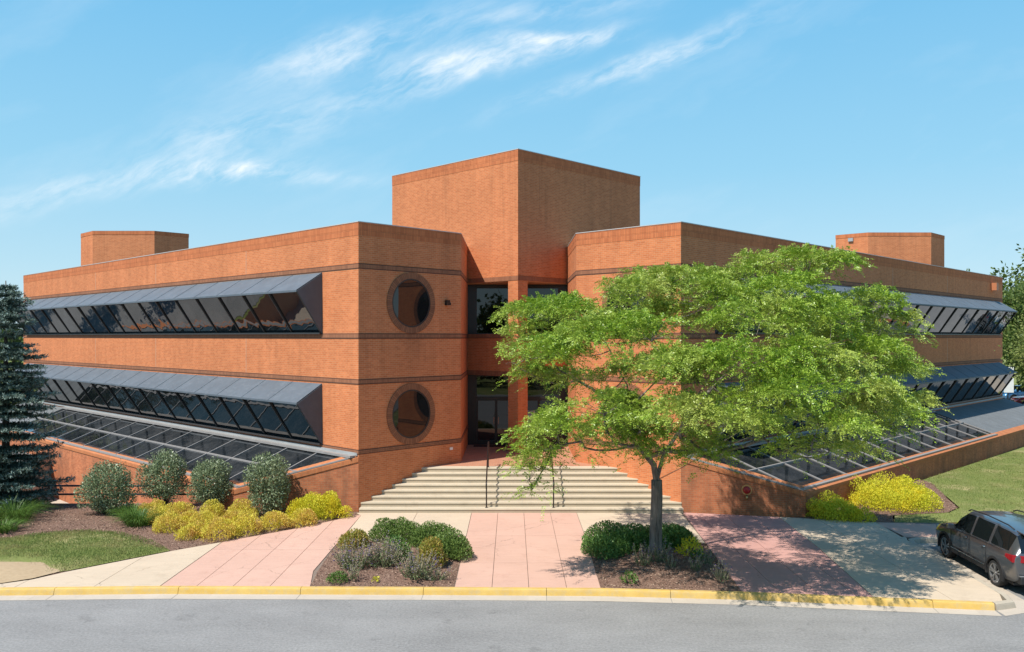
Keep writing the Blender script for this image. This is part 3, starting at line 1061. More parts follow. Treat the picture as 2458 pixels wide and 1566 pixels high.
# fire bell on the right front low wall
d = (WR - PB).normalized()
nb = Vector((d.y, -d.x, 0))
cb = PB + d * 2.28 + Vector((0, 0, 0.98))
m = MB(); m.tube([cb, cb + nb * .03], 0.185, 24)
plate = m.build("fire_bell", BRASS, bld)
m = MB(); m.tube([cb + nb * .03, cb + nb * .10, cb + nb * .135, cb + nb * .15], [0.135, 0.13, 0.09, 0.03], 24); m.build("bell_dome", REDP, plate, True)
m = MB(); m.tube([cb + Vector((0, 0, -.20)), cb + nb * .06 + Vector((0, 0, -.25)), cb + nb * .06 + Vector((0, 0, -.36))], [0.05, 0.045, 0.03], 10); m.build("bell_striker", BRASS, plate, True)

# ------------------------------------------------------------------ landing and steps
SY, TD, RI = 30.02, 0.335, 0.155
st = MB()
def wall_x(y):
    if y < 33.79:
        return PA.x + UR.x / UR.y * (y - PA.y), PB.x + UL.x / UL.y * (y - PB.y)
    return -2.05, 2.55
for k in range(8):
    y0 = SY + TD * k
    z1 = 0.15 + RI * (k + 1)
    z0 = 0.15 + RI * k if k else 0.0
    y1 = y0 + (TD + 0.02 if k < 7 else 0.40)
    xa, xb = wall_x(max(y0, 30.4))
    xa, xb = min(xa, -2.3) - 0.1 + .05, xb + 0.05
    # tread with a rounded nosing
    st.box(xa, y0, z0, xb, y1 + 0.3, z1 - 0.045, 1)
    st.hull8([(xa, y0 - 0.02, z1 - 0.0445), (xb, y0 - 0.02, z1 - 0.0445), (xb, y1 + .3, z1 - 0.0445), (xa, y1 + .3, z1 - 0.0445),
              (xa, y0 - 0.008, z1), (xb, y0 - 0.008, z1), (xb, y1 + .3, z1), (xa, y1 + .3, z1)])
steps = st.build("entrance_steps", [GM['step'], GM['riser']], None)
tag(steps, "eight wide cream concrete steps climbing to the brick landing", "steps")
lm = MB()
ytop = SY + TD * 7 + 0.36
lm.prism([(-3.5, ytop + .02), (4.0, ytop + .02), (2.58, 33.8), (2.58, 39.3), (-2.08, 39.3), (-2.08, 33.8)][:6], 0.2, PLAT + 0.004)
landing = lm.build("landing", GM['paver'])
tag(landing, kind='structure')

def handrail(x, label):
    t = thing("handrail", label, "handrail", (x, 31.3, 0.3), "handrails on the entrance steps")
    z0, z1 = 0.15 + RI, PLAT
    ya, yb = SY + 0.17, SY + TD * 7 + 0.12
    m = MB(); m.tube([(x, ya - .16, z0 + .70), (x, ya - .18, z0 + .86), (x, ya - .05, z0 + .93), (x, ya, z0 + .95), (x, yb, z1 + .92), (x, yb + .28, z1 + .94), (x, yb + .34, z1 + .86), (x, yb + .30, z1 + .72)], 0.026, 10)
    m.build("rail", BLACKM, t, True)
    for y, z in ((ya, z0), (yb, z1)):
        m = MB(); m.tube([(x, y, z), (x, y, z + .94)], 0.024, 10); m.tube([(x, y, z), (x, y, z + .015)], 0.05, 12); m.build("post", BLACKM, t)
handrail(-0.91, "worn black pipe handrail on the open left half of the entrance steps")
handrail(1.48, "black pipe handrail on the entrance steps under the hanging branch of the locust tree")

# ------------------------------------------------------------------ ground, road, paving, kerb
def sheet(name, poly, z, m_, kind='structure'):
    b = MB(); b.face([(p[0], p[1], z) for p in poly])
    o = b.build(name, m_)
    return tag(o, kind=kind)


gb = MB()
gb.face([(x, y, -0.06) for x, y in [(-900, -700), (900, -700), (900, 31.74), (-11.34, 31.74), (-24, 31.74), (-900, 31.74)]])
gb.face([(x, y, -0.06) for x, y in [(-900, 31.74), (-24, 31.74), (-24, 44.12), (-11.34, 31.74), (900, 31.74), (900, 1500), (-900, 1500)]])
tag(gb.build("ground", GM['turf']), kind='structure')
# sunken area between the bed and the left low wall, guarded by the pipe railing
pit = MB()
pit.face([(x, y, -1.9) for x, y in [(-24, 31.74), (-11.2, 31.74), (-11.2, 31.9), (-24, 44.4)]])
pit.face([(-24, 31.74, -1.9), (-24, 31.74, 0.15), (-11.2, 31.74, 0.15), (-11.2, 31.74, -1.9)])
pit.face([(-24, 31.74, -1.9), (-24, 44.4, -1.9), (-24, 44.4, 0.1), (-24, 31.74, 0.1)])
tag(pit.build("sunken_yard", GM['gutter']), kind='structure')
sheet("road", [(-90, -14), (75, -14), (75, 26.55), (11.7, 26.55), (11.2, 21.3), (-90, 21.3)], 0.0, GM['asphalt'])
sheet("parking_lot", [(33, 46.5), (120, 40), (120, 110), (50, 110), (43, 66)], -0.01, GM['lot'])

sheet("parking_lot", [(-24.6, 45.2), (-34, 55.0), (-60, 80), (-120, 80), (-120, 30), (-40, 33), (-24.6, 33)], -0.03, GM['asphalt'])

KB = [(-30, 18.6), (-22, 20.0), (-16, 20.85), (-13, 21.1), (-8.7, 21.25), (-1.4, 21.15), (2.2, 21.07), (5.6, 20.78), (8.7, 20.33), (11.3, 19.97)]   # back of the kerb
kx, ky = [p[0] for p in KB], [p[1] for p in KB]
yback = lambda x: float(np.interp(x, kx, ky))


def clip(poly, fn):
    out = []
    for i in range(len(poly)):
        p, q = poly[i], poly[(i + 1) % len(poly)]
        a, b = fn(p), fn(q)
        if a >= 0: out.append(p)
        if a * b < 0:
            r_ = a / (a - b)
            out.append((p[0] + (q[0] - p[0]) * r_, p[1] + (q[1] - p[1]) * r_))
    return out


def slabs(name, poly, xs, ys, m_, z=0.15):
    b = MB()
    g = 0.007
    for i in range(len(xs) - 1):
        for j in range(len(ys) - 1):
            p = poly
            for fn in (lambda q, v=xs[i] + g: q[0] - v, lambda q, v=xs[i + 1] - g: v - q[0], lambda q, v=ys[j] + g: q[1] - v, lambda q, v=ys[j + 1] - g: v - q[1]):
                p = clip(p, fn)
                if len(p) < 3: break
            if len(p) >= 3:
                b.prism(p, z - 0.03, z)
    o = b.build(name, m_)
    return tag(o, kind='structure')


def kb_poly(x0, x1, top):
    """polygon bounded in front by the back of the kerb"""
    xs = [x0] + [x for x in kx if x0 < x < x1] + [x1]
    return [(x, yback(x)) for x in xs] + top


SLAB = 0.15
sub = kb_poly(-16, 11.3, [(11.6, 20.05), (11.85, 20.6), (12.03, 23.5), (12.1, 26.4), (20, 26.4), (20, 28.3), (12.5, 28.6), (9.3, 29.35), (6.3, 30.0), (-5.5, 30.0), (-8.8, 25.9), (-12.9, 21.5), (-16, 20.98)])
bsub = MB(); bsub.prism(sub, -0.04, SLAB - 0.02); tag(bsub.build("pavement_joints", GM['sub']), kind='structure')
dg = [(-5.36, 29.60), (-8.83, 25.78)]
slabs("cream_pavement", kb_poly(-15.5, -8.82, [(-8.82, 25.76), (-9.92, 24.69), (-11.8, 22.56), (-12.34, 21.8), (-12.9, 21.42), (-15.5, 21.1)]), [-16, -12.4, -10.45, -8.82], [19, 26], GM['cream'])
slabs("pink_pavement", kb_poly(-8.8, -5.05, [(-5.3, 22.6), (-5.28, 29.66), (-5.42, 29.6), (-7.02, 27.59), (-8.8, 25.78)]), [-8.82, -7.90, -6.98, -6.06, -5.0], [19, 24.85, 31], GM['pink'])
slabs("cream_pavement", [(-5.25, 26.6), (-1.44, 26.6), (-1.44, 30.02), (-5.5, 30.02), (-5.27, 29.6)], [-5.6, -3.36, -1.43], [25, 31], GM['cream'])
slabs("pink_pavement", kb_poly(-1.43, 2.20, [(2.28, 26), (2.28, 30.02), (-1.43, 30.02)]), [-1.43, -.5, .42, 1.36, 2.30], [19, 23.4, 26.58, 31], GM['pink'])
slabs("cream_pavement", [(2.30, 25.7), (5.85, 25.7), (5.98, 29.9), (5.98, 30.02), (2.30, 30.02)], [2.29, 4.1, 6.0], [25, 31], GM['cream'])
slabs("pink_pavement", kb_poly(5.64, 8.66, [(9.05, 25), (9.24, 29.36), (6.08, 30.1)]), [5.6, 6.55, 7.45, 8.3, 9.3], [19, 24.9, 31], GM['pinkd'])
slabs("cream_pavement", kb_poly(8.68, 11.3, [(11.6, 20.05), (11.84, 20.6), (11.89, 21.2), (12.03, 23.5), (12.13, 26.0), (12.25, 26.35), (12.22, 28.5), (9.26, 29.34), (9.07, 25)]), [8.6, 10.45, 12.35], [19, 23.2, 27, 31], GM['cream'])
slabs("pink_pavement", [(12.15, 26.45), (13.35, 26.45), (14.1, 28.2), (12.25, 28.48)], [12, 15], [26, 29], GM['pink'])
slabs("cream_pavement", [(13.37, 26.45), (20, 26.45), (20, 28.2), (14.12, 28.2)], [13, 15.3, 17.2, 20], [26, 29], GM['cream'])


# kerb: segments with joints; painted yellow along the road, bare at the corner and round the lot
def kerb(name, path, m_, seg=3.05, start=0.0, gap=0.012, wdt=0.17, pan=0.42):
    """path runs along the back edge with the road on its right"""
    P = [Vector((p[0], p[1], 0)) for p in path]
    L = [0.0]
    for i in range(1, len(P)): L.append(L[-1] + (P[i] - P[i - 1]).length)
    def at(s):
        x = float(np.interp(s, L, [p.x for p in P])); y = float(np.interp(s, L, [p.y for p in P]))
        return Vector((x, y, 0))
    def nr(s):
        d = (at(min(L[-1], s + .05)) - at(max(0, s - .05))).normalized()
        return Vector((d.y, -d.x, 0))
    cuts = [0.0] + list(np.arange(start, L[-1], seg)) + [L[-1]]
    cuts = [c for i, c in enumerate(cuts) if i == 0 or c - cuts[i - 1] > .05]
    b, gp = MB(), MB()
    prof = [(0, 0.02), (0, SLAB + .002), (wdt - .045, SLAB + .004), (wdt - .015, SLAB - .014), (wdt, SLAB - .05), (wdt + .03, 0.0)]
    for i in range(len(cuts) - 1):
        s0, s1 = cuts[i] + gap / 2, cuts[i + 1] - gap / 2
        n = max(1, int((s1 - s0) / .4))
        ss = [s0 + (s1 - s0) * k / n for k in range(n + 1)]
        for k in range(n):
            A, B, na, nb_ = at(ss[k]), at(ss[k + 1]), nr(ss[k]), nr(ss[k + 1])
            for j in range(len(prof) - 1):
                (o0, z0), (o1, z1) = prof[j], prof[j + 1]
                b.face([A + na * o1 + Vector((0, 0, z1)), B + nb_ * o1 + Vector((0, 0, z1)), B + nb_ * o0 + Vector((0, 0, z0)), A + na * o0 + Vector((0, 0, z0))][::-1])
            if pan:
                gp.face([A + na * (wdt + .02) + Vector((0, 0, .006)), B + nb_ * (wdt + .02) + Vector((0, 0, .006)), B + nb_ * (wdt + pan) + Vector((0, 0, .005)), A + na * (wdt + pan) + Vector((0, 0, .005))][::-1])
        for s, rev in ((s0, 0), (s1, 1)):
            A, na = at(s), nr(s)
            pl = [A + na * o_ + Vector((0, 0, z)) for o_, z in prof] + [A + Vector((0, 0, 0.0))]
            b.face(pl[::-1] if rev else pl)
    o = b.build(name, m_)
    tag(o, kind='structure')
    if pan:
        tag(gp.build("gutter", GM['gutter']), kind='structure')
    return o


kerb("kerb", [p for p in KB if p[0] >= -30], GM['yellow'], 3.05, 0.55)
corner = [(11.31, 19.968)] + [(11.42 + .42 * math.sin(a), 20.38 - .42 * math.cos(a)) for a in np.linspace(0.1, 1.5, 7)] + [(11.88, 21.2), (12.02, 23.5), (12.12, 26.0), (12.3, 26.3), (12.7, 26.42), (14.5, 26.43), (24, 26.43)]
kerb("kerb", corner, GM['kerbc'], 3.0, 2.3, pan=0.40)

# planting beds: gently heaped mulch
def heap(name, poly, z0, h, m_, step=0.35, seed=0):
    xs = [p[0] for p in poly]; ys = [p[1] for p in poly]
    bm = bmesh.new()
    vs = [bm.verts.new((p[0], p[1], z0)) for p in poly]
    f = bm.faces.new(vs)
    if f.normal.z < 0: f.normal_flip()
    x = math.ceil(min(xs) / step) * step
    while x < max(xs):
        bmesh.ops.bisect_plane(bm, geom=bm.verts[:] + bm.edges[:] + bm.faces[:], plane_co=(x, 0, 0), plane_no=(1, 0, 0)); x += step
    y = math.ceil(min(ys) / step) * step
    while y < max(ys):
        bmesh.ops.bisect_plane(bm, geom=bm.verts[:] + bm.edges[:] + bm.faces[:], plane_co=(0, y, 0), plane_no=(0, 1, 0)); y += step
    bm.verts.ensure_lookup_table()
    E_ = [(Vector(poly[i]).to_2d(), Vector(poly[(i + 1) % len(poly)]).to_2d()) for i in range(len(poly))]
    for v in bm.verts:
        d = 9
        for a, b in E_:
            ab = b - a
            tt = max(0, min(1, (v.co.xy - a).dot(ab) / max(1e-6, ab.length_squared)))
            d = min(d, (v.co.xy - (a + ab * tt)).length)
        k = min(1, d / 0.9)
        v.co.z = z0 + h * (k * k * (3 - 2 * k)) * (0.8 + 0.2 * math.sin(v.co.x * 2.1 + seed) * math.cos(v.co.y * 1.7)) 
    me = bpy.data.meshes.new(name)
    bm.to_mesh(me); bm.free()
    me.materials.append(m_)
    me.polygons.foreach_set('use_smooth', [True] * len(me.polygons))
    o = bpy.data.objects.new(name, me)
    COL.objects.link(o)
    return tag(o, kind='structure')


BED_L = [(-5.33, 29.72), (-5.45, 30.24), (-9.9, 30.33), (-11.3, 31.73), (-40, 31.73), (-40, 19.2), (-24, 19.9), (-16, 21.1), (-15.5, 21.14), (-12.9, 21.44), (-12.36, 21.84), (-11.83, 22.6), (-9.94, 24.72), (-8.85, 25.80), (-7.04, 27.62)]
heap("mulch_bed", BED_L, 0.135, 0.05, GM['mulch'], 0.5)
PL = kb_poly(-5.04, -1.45, [(-1.45, 26.58), (-5.24, 26.58), (-5.26, 24.6), (-5.18, 22.6)])
PR = kb_poly(2.21, 5.62, [(5.84, 25.68), (2.29, 25.68)])
heap("mulch_bed", PL, 0.14, 0.10, GM['mulch'], 0.3, 1)
heap("mulch_bed", PR, 0.14, 0.12, GM['mulch'], 0.3, 2)
BED_R = [(9.3, 29.40), (12.2, 28.56), (12.95, 28.78), (13.4, 29.85), (15.6, 30.35), (16.4, 31.2), (17.0, 33.2), (18.2, 36.6), (17.9, 37.3), (10.3, 29.66)]
heap("mulch_bed", BED_R, 0.10, 0.05, GM['mulch'], 0.4, 3)
LAWN_L = [(-9.97, 24.72), (-10.8, 25.72), (-11.7, 26.5), (-12.6, 27.05), (-13.4, 27.3), (-14.2, 27.25), (-14.9, 26.95), (-15.6, 26.35), (-16.6, 25.6), (-20, 24.4), (-30, 23), (-30, 21.5), (-15.2, 22.6), (-13.6, 22.5), (-12.9, 22.9), (-12.3, 22.35), (-11.84, 22.62)]
heap("lawn", LAWN_L, 0.155, 0.10, GM['turf'], 0.5, 4)
SOIL = [(-12.0, 22.5), (-12.9, 23.7), (-15.0, 23.8), (-20, 23.0), (-20, 20.6), (-16, 21.05), (-12.9, 21.44), (-12.36, 21.86)]
heap("bare_soil", SOIL, 0.165, 0.12, GM['soil'], 0.5, 5)
LAWN_R = [(12.98, 28.76), (14.0, 28.26), (20, 28.22), (60, 28.22), (60, 42), (34, 46), (34.5, 53.6), (18.0, 37.2), (17.9, 36.3), (17.06, 33.2), (16.46, 31.15), (15.62, 30.30), (13.45, 29.80)]
heap("lawn", LAWN_R, 0.10, 0.06, GM['turf'], 1.0, 6)
# pale pavement past the end of the right wing
sheet("path", [(34.6, 54.0), (48, 52), (60, 62), (44, 68), (36.5, 60.5)], -0.02, GM['gutter'])

# ------------------------------------------------------------------ plants
def ellipsoid_pts(n, c, r, shell=0.35, r_=rng):
    d = rand_dir(n, r_)
    rad = 1 - shell * r_.random((n, 1)) ** 1.6
    return np.array(c) + d * rad * np.array(r), d


def lumpy(d, seed, amp=0.16, k=24):
    r_ = np.random.default_rng(seed)
    out = np.ones(len(d)) - amp * .35
    for i in range(k):
        ax = unit(r_.normal(size=3))
        th = .62 if i < 5 else .86
        out = np.maximum(out, 1 - amp * .35 + amp * r_.uniform(.2, 1.2) * np.clip((d @ ax - th) / (1 - th) * 1.6, 0, 1) ** .6)
    return out


def leafy(n, c, r, seed, ln, asp=0.5, shell=0.4, amp=0.2, up=0.45, zmin=None):
    """a mound of leaves: n leaves spread through the outer part of a lumpy ellipsoid"""
    r_ = np.random.default_rng(seed)
    d = rand_dir(n, r_)
    if zmin is not None:
        d[:, 2] = np.where(d[:, 2] < zmin, -d[:, 2], d[:, 2])
    rad = (1 - shell * r_.random(n) ** 1.5) * lumpy(d, seed, amp)
    P = np.array(c) + d * rad[:, None] * np.array(r)
    D = unit(d * 0.7 + rand_dir(n, r_) * 0.8 + np.array([0, 0, up]))
    N = unit(d + rand_dir(n, r_) * 0.75 + np.array([0, 0, 0.3]))
    L = ln * r_.uniform(0.7, 1.25, n)
    return leaves(P - D * L[:, None] * .5, D, N, L, L * asp)


def stems(mb, base, c, r, n, rad, seed):
    r_ = random.Random(seed)
    for _ in range(n):
        a = r_.uniform(0, 6.28)
        q = r_.uniform(.2, .75)
        top = Vector((c[0] + math.cos(a) * r[0] * q, c[1] + math.sin(a) * r[1] * q, c[2] + r[2] * r_.uniform(-.2, .5)))
        b = Vector(base) + Vector((math.cos(a) * .06, math.sin(a) * .06, 0))
        mid = b.lerp(top, .5) + Vector((math.cos(a) * .05, math.sin(a) * .05, .06))
        mb.tube([b, mid, top], [rad, rad * .75, rad * .4], 5)


def shrub(name, label, cat, x, y, z, r, lm, n, ln, seed, group=None, asp=0.5, shell=0.4, amp=0.2, lift=0.0, nst=7, zmin=None, up=0.45, lobes=None, extra=None):
    t = thing(name, label, cat, (x, y, z), group)
    c = (x, y, z + lift + (r[2] if zmin is None else 0.0))
    if lobes:
        Q = np.concatenate([leafy(int(n * f), (x + ox, y + oy, z + lift + oz + (rr[2] if zmin is None else 0)), rr, seed + i, ln, asp, shell, amp, up, zmin) for i, (ox, oy, oz, rr, f) in enumerate(lobes)])
    else:
        Q = leafy(n, c, r, seed, ln, asp, shell, amp, up, zmin)
    Q[:, :, 2] = np.maximum(Q[:, :, 2], z + 0.005)
    if extra is not None: Q = np.concatenate([Q, extra])
    quads_obj("foliage", Q, lm, t)
    if nst:
        m = MB(); stems(m, (x, y, z - .03), (c[0], c[1], c[2] if zmin is None else z + r[2] * .4), r, nst, 0.016, seed)
        m.build("stem", BARK2, t)
    return t


def sprout_tops(c, r, n, seed, ln, h):
    """thin shoots that break the outline"""
    r_ = np.random.default_rng(seed)
    out = []
    for _ in range(n):
        d = rand_dir(1, r_)[0]; d[2] = abs(d[2]) + .2; d = d / np.linalg.norm(d)
        b = np.array(c) + d * np.array(r) * .95
        k = 7
        s = np.linspace(0, 1, k)[:, None]
        P = b + (d * .5 + np.array([0, 0, .8])) * h * r_.uniform(.5, 1.2) * s
        D = unit(rand_dir(k, r_) + np.array([0, 0, .4]))
        L = np.full(k, ln) * r_.uniform(.7, 1.1, k)
        out.append(leaves(P, D, rand_dir(k, r_), L, L * .5))
    return np.concatenate(out)


# four big glossy shrubs in front of the left low wall
HOL = [(-14.25, 29.8, 0.98, 0.92, 0.98, 3600, 11, "tall glossy dark green shrub reaching the ground beside the black pipe railing"),
       (-12.75, 31.05, 0.88, 0.85, 0.98, 3000, 12, "glossy rounded shrub with sparse shoots on top, between the tallest shrub and the short one"),
       (-10.85, 30.55, 0.80, 0.78, 0.83, 2800, 13, "shortest and roundest glossy green shrub, just left of the low wall corner"),
       (-8.52, 29.55, 0.86, 0.82, 1.02, 3100, 14, "silvery green glossy shrub on bare stems before the sloping low wall")]
for x, y, rx, ry, rz, n, sd, lab in HOL:
    rx, ry, rz = rx * .84, ry * .84, rz * .84
    lift = 0.0 if sd == 11 else 0.24
    q = sprout_tops((x, y, .16 + (0.0 if sd == 11 else 0.16) + rz), (rx, ry, rz), 120, sd + 50, 0.07, 0.26)
    t = shrub("shrub", lab, "shrub", x, y, 0.16, (rx, ry, rz), L_HOLLY, int(n * 2.6), 0.078, sd, "glossy shrubs along the left low wall", 0.55, 0.5, 0.42, lift=lift, nst=9, extra=q)

# golden spirea mounds of the left bed
GOLD = [(-11.02, 27.15, .56, "left front golden mound at the edge of the green daylily clump"),
        (-9.92, 26.28, .52, "small separate golden mound set out ahead of the others on open mulch"),
        (-9.02, 26.35, .66, "large golden mound at the bend of the bed edge, right of the small separate one"),
        (-8.42, 27.02, .55, "golden mound beside the pink paving, right of the large bed edge mound"),
        (-7.72, 27.62, .58, "golden mound at the pink paving, below the silvery green shrub"),
        (-6.98, 28.10, .55, "golden mound at the pink paving, next to the bright yellow pair"),
        (-10.75, 28.10, .58, "golden mound behind the gap between left front mound and small separate mound"),
        (-9.95, 27.55, .60, "golden mound in the middle of the group, straight behind the small separate one"),
        (-9.15, 27.75, .58, "golden mound directly behind the large bed edge mound"),
        (-10.20, 28.95, .60, "orange tinged golden mound in front of the shortest glossy shrub"),
        (-9.25, 29.05, .56, "golden mound in front of the low wall corner"),
        (-11.40, 29.15, .62, "golden mound in the back row before the gap between two glossy shrubs"),
        (-12.55, 29.55, .60, "golden mound at the far left of the back row behind the daylilies"),
        (-11.75, 28.35, .50, "golden mound tucked right behind the daylily clump")]
for i, (x, y, r, lab) in enumerate(GOLD):
    r *= .75
    h = r * random.uniform(.95, 1.2)
    shrub("golden_shrub", lab, "shrub", x, y, 0.17, (r, r, h), [L_GOLD], int(5200 * (r / .56) ** 2), 0.055, 100 + i, "golden spirea mounds in the left bed", 0.55, 0.4, 0.55, nst=0, zmin=-0.12, up=.7)
for i, (x, y, rx, ry, h, lab) in enumerate([(-7.08, 29.15, .62, .58, .72, "bright yellow green mound at the brick wall, left of the last one by the steps"), (-6.28, 29.45, .56, .54, .68, "bright yellow green mound nearest the entrance steps")]):
    shrub("golden_shrub", lab, "shrub", x, y, 0.17, (rx, ry, h), [L_LIME], 6500, 0.056, 140 + i, "golden spirea mounds in the left bed", 0.55, 0.4, 0.55, nst=0, zmin=-0.12, up=.7)
# two broad golden masses on the right
shrub("golden_shrub", "broad bright yellow shrub mass at the paving, near the corner of the right low wall", "shrub", 11.2, 29.1, 0.13, (1.25, .55, .62), [L_LIME], 13000, 0.055, 160, None, 0.55, 0.4, 0.5, nst=0, zmin=-.1, up=.7,
      lobes=[(-.45, .25, 0, (.50, .55, .54), .22), (.05, .15, 0, (.66, .68, .50), .3), (.52, -.18, 0, (.50, .46, .42), .2), (.2, .85, 0, (.64, .58, .62), .28)])
shrub("golden_shrub", "largest bright yellow shrub mass, surrounded by lawn on the right", "shrub", 14.1, 31.6, 0.13, (2.2, 1.0, .7), [L_LIME], 28000, 0.055, 170, None, 0.55, 0.4, 0.5, nst=0, zmin=-.1, up=.7,
      lobes=[(-1.0, -.55, 0, (.62, .66, .66), .13), (-.35, -.75, 0, (.66, .66, .62), .14), (.35, -.75, 0, (.66, .66, .66), .14), (.95, -.35, 0, (.62, .7, .66), .13), (-.6, .5, 0, (.78, .9, .82), .15), (.32, .6, 0, (.82, .95, .88), .16), (1.1, .85, 0, (.66, .85, .82), .15)])

# left planter
BOXG = "clipped green shrubs in the left planter"
for i, (x, y, r, h, n, lab) in enumerate([(-3.52, 25.75, (.82, .66), .60, 4200, "widest clipped dark green shrub at the back of the left planter"),
                                          (-2.38, 25.05, (.68, .66), .60, 3800, "clipped green shrub in the middle of the row in the left planter"),
                                          (-1.74, 23.9, (.55, .62), .58, 3200, "clipped green shrub leaning over the centre pink paving")]):
    shrub("clipped_shrub", lab, "shrub", x, y, 0.2, (r[0], r[1], h), L_BOX, int(n * 2.2), 0.058, 200 + i, BOXG, 0.5, 0.4, 0.35, nst=6, zmin=-0.05, up=.5, lift=.02,
          lobes=[(-r[0] * .42, .12, 0, (r[0] * .62, r[1] * .8, h * .86), .34), (r[0] * .05, r[1] * .2, 0, (r[0] * .7, r[1] * .75, h * 1.04), .36), (r[0] * .5, -.1, 0, (r[0] * .58, r[1] * .75, h * .88), .30)])
shrub("golden_shrub", "small yellow green bush on the left edge of the left planter", "shrub", -4.62, 25.0, 0.2, (.46, .42, .44), L_ORNG, 2400, 0.07, 210, None, 0.5, 0.35, .3, nst=4, zmin=-.1, up=.6)
shrub("golden_shrub", "orange tipped yellow green bush between purple spikes and clipped shrub", "shrub", -2.2, 23.0, 0.22, (.40, .46, .60), L_ORNG, 2300, 0.075, 211, None, 0.5, 0.4, .3, nst=5, zmin=-.1, up=.6)


def spiky(name, label, cat, x, y, z, r, h, n, seed, group=None, flower=0.55, lm=None):
    """a clump of upright stalks, leafy low down, with faded flower spikes above"""
    r_ = np.random.default_rng(seed)
    t = thing(name, label, cat, (x, y, z), group)
    stalk, lv, fl = [], [], []
    for _ in range(n):
        a, q = r_.uniform(0, 6.283), math.sqrt(r_.random())
        b = np.array([x + math.cos(a) * q * r * .55, y + math.sin(a) * q * r * .55, z])
        lean = np.array([math.cos(a), math.sin(a), 0]) * q * r * .75 + r_.normal(size=3) * .05
        hh = h * r_.uniform(.65, 1.1) * (1 - .25 * q)
        top = b + lean + np.array([0, 0, hh])
        D = unit((top - b)[None])[0]
        for an in (0, 1):
            N = unit(np.cross(D, r_.normal(size=3))[None])
            stalk.append(leaves(b[None], D[None], N, [hh], [.02]))
        k = 9
        s = r_.uniform(.0, .55, k)[:, None]
        P = b + (top - b) * s
        L = r_.uniform(.05, .095, k) * (h / .9) ** .5
        lv.append(leaves(P, unit(rand_dir(k, r_) + np.array([0, 0, .5])), rand_dir(k, r_), L, L * .42))
        k = 12
        s = r_.uniform(flower, 1.0, k)[:, None]
        P = b + (top - b) * s
        L = np.full(k, .032)
        fl.append(leaves(P, unit(rand_dir(k, r_) + np.array([0, 0, .3])), rand_dir(k, r_), L, L * .8))
    quads_obj("leaves", np.concatenate(lv), lm or L_SAGE, t)
    quads_obj("stalks", np.concatenate(stalk), L_STALK, t)
    F = np.concatenate(fl)
    mi = (r_.random(len(F)) < .17).astype(int)
    quads_obj("flower_spikes", F, [L_STALK, L_PURP], t, mi)
    return t


SALV = "faded purple salvia clumps in the left planter"
spiky("salvia", "wide faded purple salvia clump before the small yellow green bush", "flowers", -4.22, 22.75, .2, .58, .80, 105, 300, SALV)
spiky("salvia", "faded purple salvia clump in the middle, with the most purple spikes", "flowers", -3.48, 22.85, .2, .52, .84, 105, 301, SALV)
spiky("salvia", "pale straggling salvia clump on the right before the orange tipped bush", "flowers", -2.45, 21.75, .2, .50, .80, 85, 302, SALV, .62)
spiky("salvia", "low small salvia tuft near the centre paving", "flowers", -1.92, 21.62, .2, .36, .42, 26, 303, SALV, .7)
shrub("perennial", "dark green leafy plant right of the middle salvia clump", "plant", -3.18, 23.55, 0.2, (.42, .4, .62), L_DARK, 900, 0.09, 304, None, .5, .5, .3, nst=3, zmin=-.1)
t = spiky("salvia", "little salvia with deep violet spikes at the front of the left planter", "flowers", -4.06, 21.62, .2, .22, .52, 18, 305, SALV, .6)
shrub("perennial", "low bright green cushion plant at the front of the left planter", "plant", -4.42, 21.5, 0.19, (.27, .24, .24), L_LILY, 700, 0.05, 306, None, .5, .4, .2, nst=0, zmin=-.1)
shrub("seedling", "tiny yellow green sprout alone on the mulch between salvia clumps", "plant", -3.45, 21.48, 0.19, (.10, .09, .13), L_LIME, 60, 0.06, 307, None, .5, .5, .2, nst=0, zmin=-.1)

# right planter: low hedge wrapped behind the tree, and little plants
shrub("hedge", "low dark green hedge curving behind the tree trunk", "hedge", 3.3, 24.7, 0.2, (1.5, .8, .8), L_DARK, 30000, 0.07, 400, None, .5, .45, .45, nst=0, zmin=-.05,
      lobes=[(-.66, -.35, 0, (.52, .72, .50), .16), (-.45, .45, 0, (.62, .6, .54), .14), (-.2, -.2, 0, (.62, .5, .50), .12), (.2, .05, 0, (.66, .60, .54), .16), (.72, .3, 0, (.6, .5, .50), .14), (1.25, .45, 0, (.62, .5, .50), .15), (1.72, .7, 0, (.48, .42, .44), .13)])
LITTLE = [(5.0, 24.05, .36, .44, L_LIME, 420, "yellow green leafy plant right of the trunk, by the hedge end"),
          (5.16, 23.5, .2, .3, L_LILY, 140, "small dark seedling under the yellow green leafy plant"),
          (2.94, 21.3, .22, .26, L_LILY, 160, "lone leafy seedling at the front left of the tree planter")]
for i, (x, y, r, h, lm, n, lab) in enumerate(LITTLE):
    shrub("perennial", lab, "plant", x, y, .22, (r, r, h), lm, n, .08, 420 + i, "little plants in the tree planter", .5, .5, .3, nst=2, zmin=-.1)
for i, (x, y, r, h, n, lab) in enumerate([(4.0, 23.2, .38, .62, 34, "grey green tuft hard against the foot of the trunk"), (3.52, 22.85, .3, .6, 24, "pale stalked tuft left of the foot of the trunk"),
                                          (4.25, 22.65, .18, .42, 12, "thin stalky tuft just in front of the trunk"), (4.83, 22.35, .24, .5, 18, "stalky green tuft in the middle right of the tree planter"),
                                          (5.28, 22.95, .24, .5, 18, "stalky tuft at the right edge of the tree planter"), (5.3, 21.35, .24, .48, 16, "stalky tuft in the front right corner of the tree planter")]):
    spiky("salvia", lab, "plant", x, y, .24, r, h, n, 440 + i, "little plants in the tree planter", .75)


